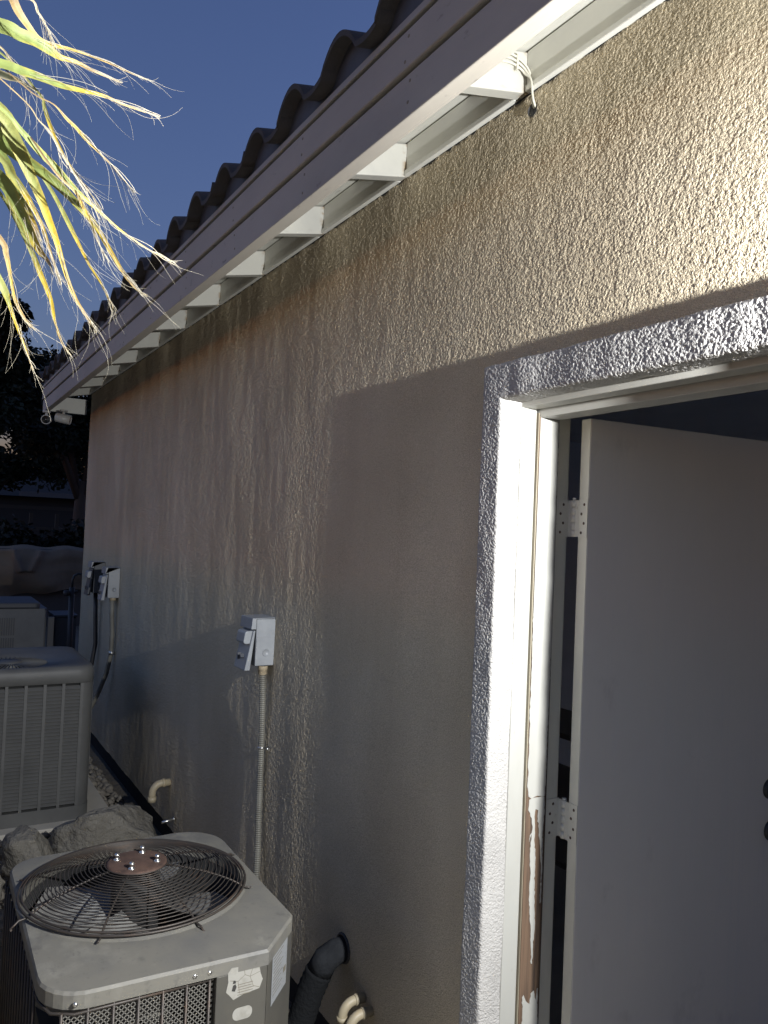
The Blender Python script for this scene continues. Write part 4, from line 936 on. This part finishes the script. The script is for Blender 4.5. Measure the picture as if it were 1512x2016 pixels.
for k in range(1500):
    x = rnd.uniform(-6.6, -3.3); y = rnd.uniform(-.40, -.085) if rnd.random() < .75 else rnd.uniform(-.95, -.30)
    if -6.0 < x < -4.9 and y < -.24: continue
    s = rnd.uniform(.016, .042); z = -.075+rnd.uniform(0, .05)+.035*min(1, max(0, (-y-.1)/.15))
    a, b_ = rnd.uniform(0, 6.28), rnd.uniform(.6, 1.0); hgt = s*rnd.uniform(.5, .8)
    vs_ = [(x, y, z+hgt), (x, y, z-hgt)]
    for q in range(6):
        aa = a+q*math.pi/3; rr = s*rnd.uniform(.8, 1.15); vs_.append((x+rr*math.cos(aa), y+rr*b_*math.sin(aa), z+rnd.uniform(-.3, .3)*hgt))
    gv.add(vs_, [(0, 2+q, 2+(q+1) % 6) for q in range(6)]+[(1, 2+(q+1) % 6, 2+q) for q in range(6)], True)
tag(gv.build('gravel', M_GRAVEL), 'loose grey and tan gravel along the foot of the wall', 'gravel', kind='stuff')

# ------------------------------------------------------------------ palm
palm = thing('palm_tree', 'drooping fan palm fronds with yellow tips and white threads near the roof', 'palm', (-2.0, -2.3, -.09))
r = MB(); pts_ = [(-2.0, -2.3, -.09+i*.33) for i in range(10)]; r.tube(pts_, [.20-.006*i+(.012 if i % 2 else 0) for i in range(10)], 16); r.build('trunk', M_BARK, palm)
r = MB(); r.tube([(-2.0, -2.3, 2.85), (-1.83, -2.0, 2.90), (-1.62, -1.65, 2.78), (-1.45, -1.42, 2.56)], [.022, .018, .014, .010], 8); r.build('petiole', mat('petiole_green', (.22, .24, .08), .5), palm)
GREEN = (.23, .285, .09); OLIVE = (.28, .295, .10); YEL = (.56, .385, .06); TAN = (.44, .29, .13); PALE = (.50, .42, .28); BRN = (.10, .055, .028)
def lerp3(a, b, t): return tuple(a[i]+(b[i]-a[i])*t for i in range(3))
RAMP = {'g': [(0, GREEN), (.50, GREEN), (.68, YEL), (.82, TAN), (1, PALE)], 'y': [(0, OLIVE), (.40, OLIVE), (.52, YEL), (.72, YEL), (.85, TAN), (1, PALE)],
        't': [(0, BRN), (.25, TAN), (.6, YEL), (.8, TAN), (1, PALE)], 'd': [(0, (.03, .035, .02)), (1, (.05, .05, .03))], 'w': [(0, TAN), (.4, PALE), (1, PALE)]}  # key d: blade standing for shade, its darkness put into the colour
def ramp(k, t):
    R_ = RAMP[k]
    for (a, ca), (b, cb_) in zip(R_[:-1], R_[1:]):
        if t <= b: return lerp3(ca, cb_, (t-a)/(b-a+1e-9))
    return R_[-1][1]
camp = Vector((0, -1.35, 1.78)); fib = MB()
def crspline(L_, sub):
    out = []
    for i in range(len(L_)-1):
        a = [np.array(L_[min(max(i+e, 0), len(L_)-1)]) for e in (-1, 0, 1, 2)]
        for s_ in range(sub):
            t_ = s_/sub; out.append(.5*((2*a[1])+(-a[0]+a[2])*t_+(2*a[0]-5*a[1]+4*a[2]-a[3])*t_*t_+(-a[0]+3*a[1]-3*a[2]+a[3])*t_**3))
    out.append(np.array(L_[-1])); return out
def thread(p, d, n_, step, curl, r0):
    pts_ = [Vector(p)]; d = Vector(d).normalized(); cu = Vector((rnd.uniform(-1, 1), rnd.uniform(-1, 1), rnd.uniform(-1, 1)))*curl
    for i in range(n_):
        cu = cu*.8+Vector((rnd.uniform(-1, 1), rnd.uniform(-1, 1), rnd.uniform(-1, 1)))*curl*.7
        d = (d+cu+Vector((0, 0, -.05))).normalized(); pts_.append(pts_[-1]+d*step)
    fib.tube(pts_, [r0*(1-.6*i/n_) for i in range(n_+1)], 3, caps=False)
for kd, tw, L_ in PALM:
    S_ = crspline(L_, 5); n_ = len(S_); P_ = [Vector(s[:3]) for s in S_]; W_ = [max(.0007, s[3]) for s in S_]
    b = MB(); vs_ = []; cols = []
    for i in range(n_):
        tg = (P_[min(i+1, n_-1)]-P_[max(i-1, 0)]).normalized(); vw = (P_[i]-camp).normalized()
        sd = tg.cross(vw).normalized(); nr = sd.cross(tg).normalized()
        an = math.radians(tw*(1-.4*i/n_)); s2 = sd*math.cos(an)+nr*math.sin(an); n2 = s2.cross(tg)
        w2 = W_[i]*.5/max(.55, math.cos(an)); t_ = i/(n_-1)
        tint = ramp(kd, t_); jj = 1+.12*math.sin(i*1.7+tw)
        for (u_, h) in ((-1, 0), (-.45, .10), (0, .22), (.45, .10), (1, 0)):
            vs_.append(P_[i]+s2*(u_*w2)+n2*(h*w2*1.2))
            ed = 1 if abs(u_) == 1 else 0
            cc = lerp3(tint, YEL if kd in 'gy' else PALE, .45*ed if .25 < t_ < .8 else .1*ed)
            cols.append(tuple(min(1, q*jj) for q in cc))
    K = 5; nb = len(vs_)
    nvs = [p for p in vs_]
    b.add(nvs, [(i*K+k, i*K+k+1, (i+1)*K+k+1, (i+1)*K+k) for i in range(n_-1) for k in range(K-1)], True); b.c = cols
    b.build('leaf_segment', M_FROND, palm)
    # torn threads along the outer half and at the tip
    tipd = (P_[-1]-P_[-4]).normalized()
    for q in range(4 if kd != 'd' else 1): thread(P_[-1]-tipd*rnd.uniform(0, .03), tipd+Vector((rnd.uniform(-.2, .2), rnd.uniform(-.2, .2), rnd.uniform(-.3, .1))), rnd.randint(3, 5), .006, .22, .0004)
    for q in range(13 if kd != 'd' else 2):
        i = rnd.randint(int(n_*.30), n_-2); tg = (P_[i+1]-P_[i]).normalized()
        thread(P_[i]+Vector((rnd.uniform(-1, 1), rnd.uniform(-1, 1), rnd.uniform(-1, 1)))*W_[i]*.4, tg+Vector((rnd.uniform(-.5, .5), rnd.uniform(-.5, .5), rnd.uniform(-.5, .3)))*.55, rnd.randint(5, 12), .010, .14, rnd.uniform(.0002, .0004))
    # a rope of threads hugging the tip third
    for q in range(3):
        i0 = int(n_*rnd.uniform(.5, .7)); off = Vector((rnd.uniform(-1, 1), rnd.uniform(-1, 1), rnd.uniform(-1, 1)))*.004
        fib.tube([P_[i]+off*math.sin((i-i0)*.5+q*2)*1.2+off*.4 for i in range(i0, n_)], .0005, 3, caps=False)
fib.build('leaf_threads', M_FIBRE, palm, kind='stuff')

# ------------------------------------------------------------------ far side: low wall with a canvas, hedge, fence, house, trees
bw = thing('block_wall', 'low dark block wall behind the far unit', 'wall', (-15.2, 0, -.09))
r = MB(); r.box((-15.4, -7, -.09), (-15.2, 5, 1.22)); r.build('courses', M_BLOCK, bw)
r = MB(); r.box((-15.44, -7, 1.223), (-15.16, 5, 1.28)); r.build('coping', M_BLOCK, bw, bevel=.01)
cv = MB(); NY, NZ = 110, 40; vs_ = []
for i in range(NY+1):
    u = i/NY; y = -1.9+3.4*u
    for j in range(NZ+1):
        v = j/NZ; z = 1.33+.02*math.sin(u*31)-(.80+.10*math.sin(u*4))*v
        crease = min(abs((y-.10)-(.16*v*2)), abs((y-.62)+(.20*v*2))) if v < .55 else 9
        if v < .06: xx = -15.30+.16*(v/.06)
        else: xx = -15.11+.07*math.sin(u*17+2.2*math.sin(v*3))*v+.12*math.sin(math.pi*v)+.10*math.exp(-(crease/.05)**2)+.05*vnoise(np.array([[u*9, v*5, 0]]), 6)[0]
        vs_.append((xx, y, z))
cv.add(vs_, [(i*(NZ+1)+j, (i+1)*(NZ+1)+j, (i+1)*(NZ+1)+j+1, i*(NZ+1)+j+1) for i in range(NY) for j in range(NZ)], True)
tag(cv.build('canvas_cover', M_CANVAS), 'brown canvas draped with sagging folds over the low block wall', 'canvas cover')

yw = thing('bounce_wall', 'unseen tan wall added across the side yard to bounce lamplight', 'wall', (-3, -2.75, -.09))  # out of view, added to bounce lamplight and block low sky glow
r = MB(); r.box((-9.5, -2.95, -.09), (3.5, -2.75, 1.55)); r.build('wall_face', M_BOUNCE, yw)
r = MB(); r.box((-9.5, -3.0, 1.553), (3.5, -2.70, 1.61)); r.build('coping', M_BOUNCE, yw, bevel=.01)

def leaf_mass(name, centres, n_, size, base, parent, seed, flat=.7):
    """small leaf faces spread through a set of lumps (centre, radii)"""
    R_ = random.Random(seed); b = MB(); b.c = []
    for k in range(n_):
        c_, rad = centres[R_.randrange(len(centres))]
        while True:
            d = Vector((R_.uniform(-1, 1), R_.uniform(-1, 1), R_.uniform(-1, 1)))
            if .15 < d.length <= 1: break
        d = d*(.55+.45*R_.random()); p = Vector((c_[0]+d.x*rad[0], c_[1]+d.y*rad[1], c_[2]+d.z*rad[2]))
        s_ = size*R_.uniform(.5, 1.4); ax = Vector((R_.uniform(-1, 1), R_.uniform(-1, 1), R_.uniform(-1, .4))).normalized(); sd = ax.orthogonal().normalized()*s_*.28
        if R_.random() < .5: sd = ax.cross(sd)
        b.add([p, p+ax*s_*.5+sd, p+ax*s_, p+ax*s_*.5-sd], [(0, 1, 2, 3)])
        t_ = R_.random(); cc = tuple(q*(.55+.9*t_) for q in base); b.c += [cc]*4
    return b.build(name, M_LEAFD, parent)
def tree(loc, lumps, n_, size, label, trunk_r=.22, seed=1, th=3.0, base=(.020, .027, .016)):
    t = thing('tree', label, 'tree', loc, 'dark trees beyond the house corner')
    r = MB(); L_ = Vector(loc); r.tube([L_, L_+Vector((.05, .1, th*.5)), L_+Vector((0, .15, th))], [trunk_r, trunk_r*.8, trunk_r*.6], 10); tr = r.build('trunk', M_BARK, t)
    r = MB()
    for c_, rad in lumps[::2]: r.tube([L_+Vector((0, .12, th*.8)), (L_+Vector((0, .15, th))).lerp(Vector(c_), .5)+Vector((0, 0, .2)), Vector(c_)], [trunk_r*.5, trunk_r*.3, trunk_r*.1], 6)
    r.build('limb', M_BARK, t)
    leaf_mass('crown', lumps, n_, size, base, t, seed)
R_ = random.Random(4)
def lumps(x, spec): return [((x+R_.uniform(-.8, .8), y, z), (ry*.9, ry, rz)) for y, z, ry, rz in spec]
tree((-20, -.9, -.09), lumps(-20, [(-.9, 6.2, 1.2, 1.0), (.0, 5.9, .9, .9), (.35, 5.4, .8, .8), (-1.6, 5.2, 1.3, 1.2), (-.3, 4.9, 1.2, 1.0), (.7, 4.6, .9, .6), (-.2, 4.1, 1.0, .55), (-1.2, 3.9, 1.2, .7), (.25, 6.35, .45, .5)]), 15000, .16, 'tall dark tree at the left edge beyond the palm tips', seed=8)
tree((-23, 2.4, -.09), lumps(-23, [(1.6, 5.9, .9, .7), (2.6, 6.0, .8, .7), (3.2, 5.2, 1.1, .9), (2.0, 4.9, 1.1, .9), (1.1, 5.1, .8, .8), (2.6, 4.1, 1.2, .8), (1.4, 4.0, 1.0, .7), (3.6, 6.4, .5, .35), (4.2, 5.2, 1.0, 1.0), (4.0, 4.0, 1.2, 1.0)]), 16000, .16, 'dark bushy tree just left of the roof end', seed=9)
tree((-31, .5, -.09), lumps(-31, [(-1, 4.2, 1.8, 1.2), (1, 3.6, 1.6, .9), (3, 4.0, 1.8, 1.2), (5, 4.6, 1.8, 1.4), (-2.5, 5.0, 1.8, 1.5), (1.6, 5.4, 1.5, .8), (3.5, 5.6, 1.5, 1.0)]), 14000, .22, 'farthest dark tree showing sky gaps behind the cameras', seed=10)
for i, (y, z, rad, lab) in enumerate([(-1.2, 1.35, .95, 'dark rounded bush at the left edge behind the low wall'), (.2, 1.25, .9, 'dark bush behind the middle of the canvas cover'), (1.5, 1.3, .85, 'dark bush nearest the house corner behind the low wall')]):
    t = thing('bush', lab, 'bush', (-16.9, y, -.09), 'dark bushes behind the low wall')
    r = MB(); r.tube([(-16.9, y, -.09), (-16.9, y+.03, z)], [.05, .02], 6); r.build('stem', M_BARK, t)
    leaf_mass('foliage', [((-16.9, y, z+.0), (.6, rad*.8, .66)), ((-16.9, y, z-.7), (.6, rad*.8, .8)), ((-16.8, y-.35, z-.2), (.5, rad*.6, .6)), ((-16.9, y+.4, z-.15), (.5, rad*.6, .62))], 3500, .13, (.012, .014, .009), t, 30+i)
fe = thing('rail_fence', 'weathered post and rail fence far beyond the bushes', 'fence', (-25, 1, -.09))
for y in (-2.0, .1, 1.55, 2.25, 4.4):
    r = MB(); r.box((-25.05, y-.05, -.09), (-24.95, y+.05, 2.0)); r.build('post', M_FENCEW, fe)
for z in (1.55, 2.15):
    r = MB(); r.box((-24.95, -4, z-.05), (-24.90, 6, z+.05)); r.build('rail', M_FENCEW, fe)
nh = thing('neighbour_house', 'low distant house with a pale eave line under the trees', 'house', (-45, 3, -.09))
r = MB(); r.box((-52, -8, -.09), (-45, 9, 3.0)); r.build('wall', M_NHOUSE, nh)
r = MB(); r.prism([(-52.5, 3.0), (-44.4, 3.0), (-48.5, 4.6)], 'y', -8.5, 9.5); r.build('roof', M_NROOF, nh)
r = MB(); r.box((-44.39, 3.2, 3.0), (-44.3, 9.5, 3.25)); r.build('fascia', M_PALE, nh)
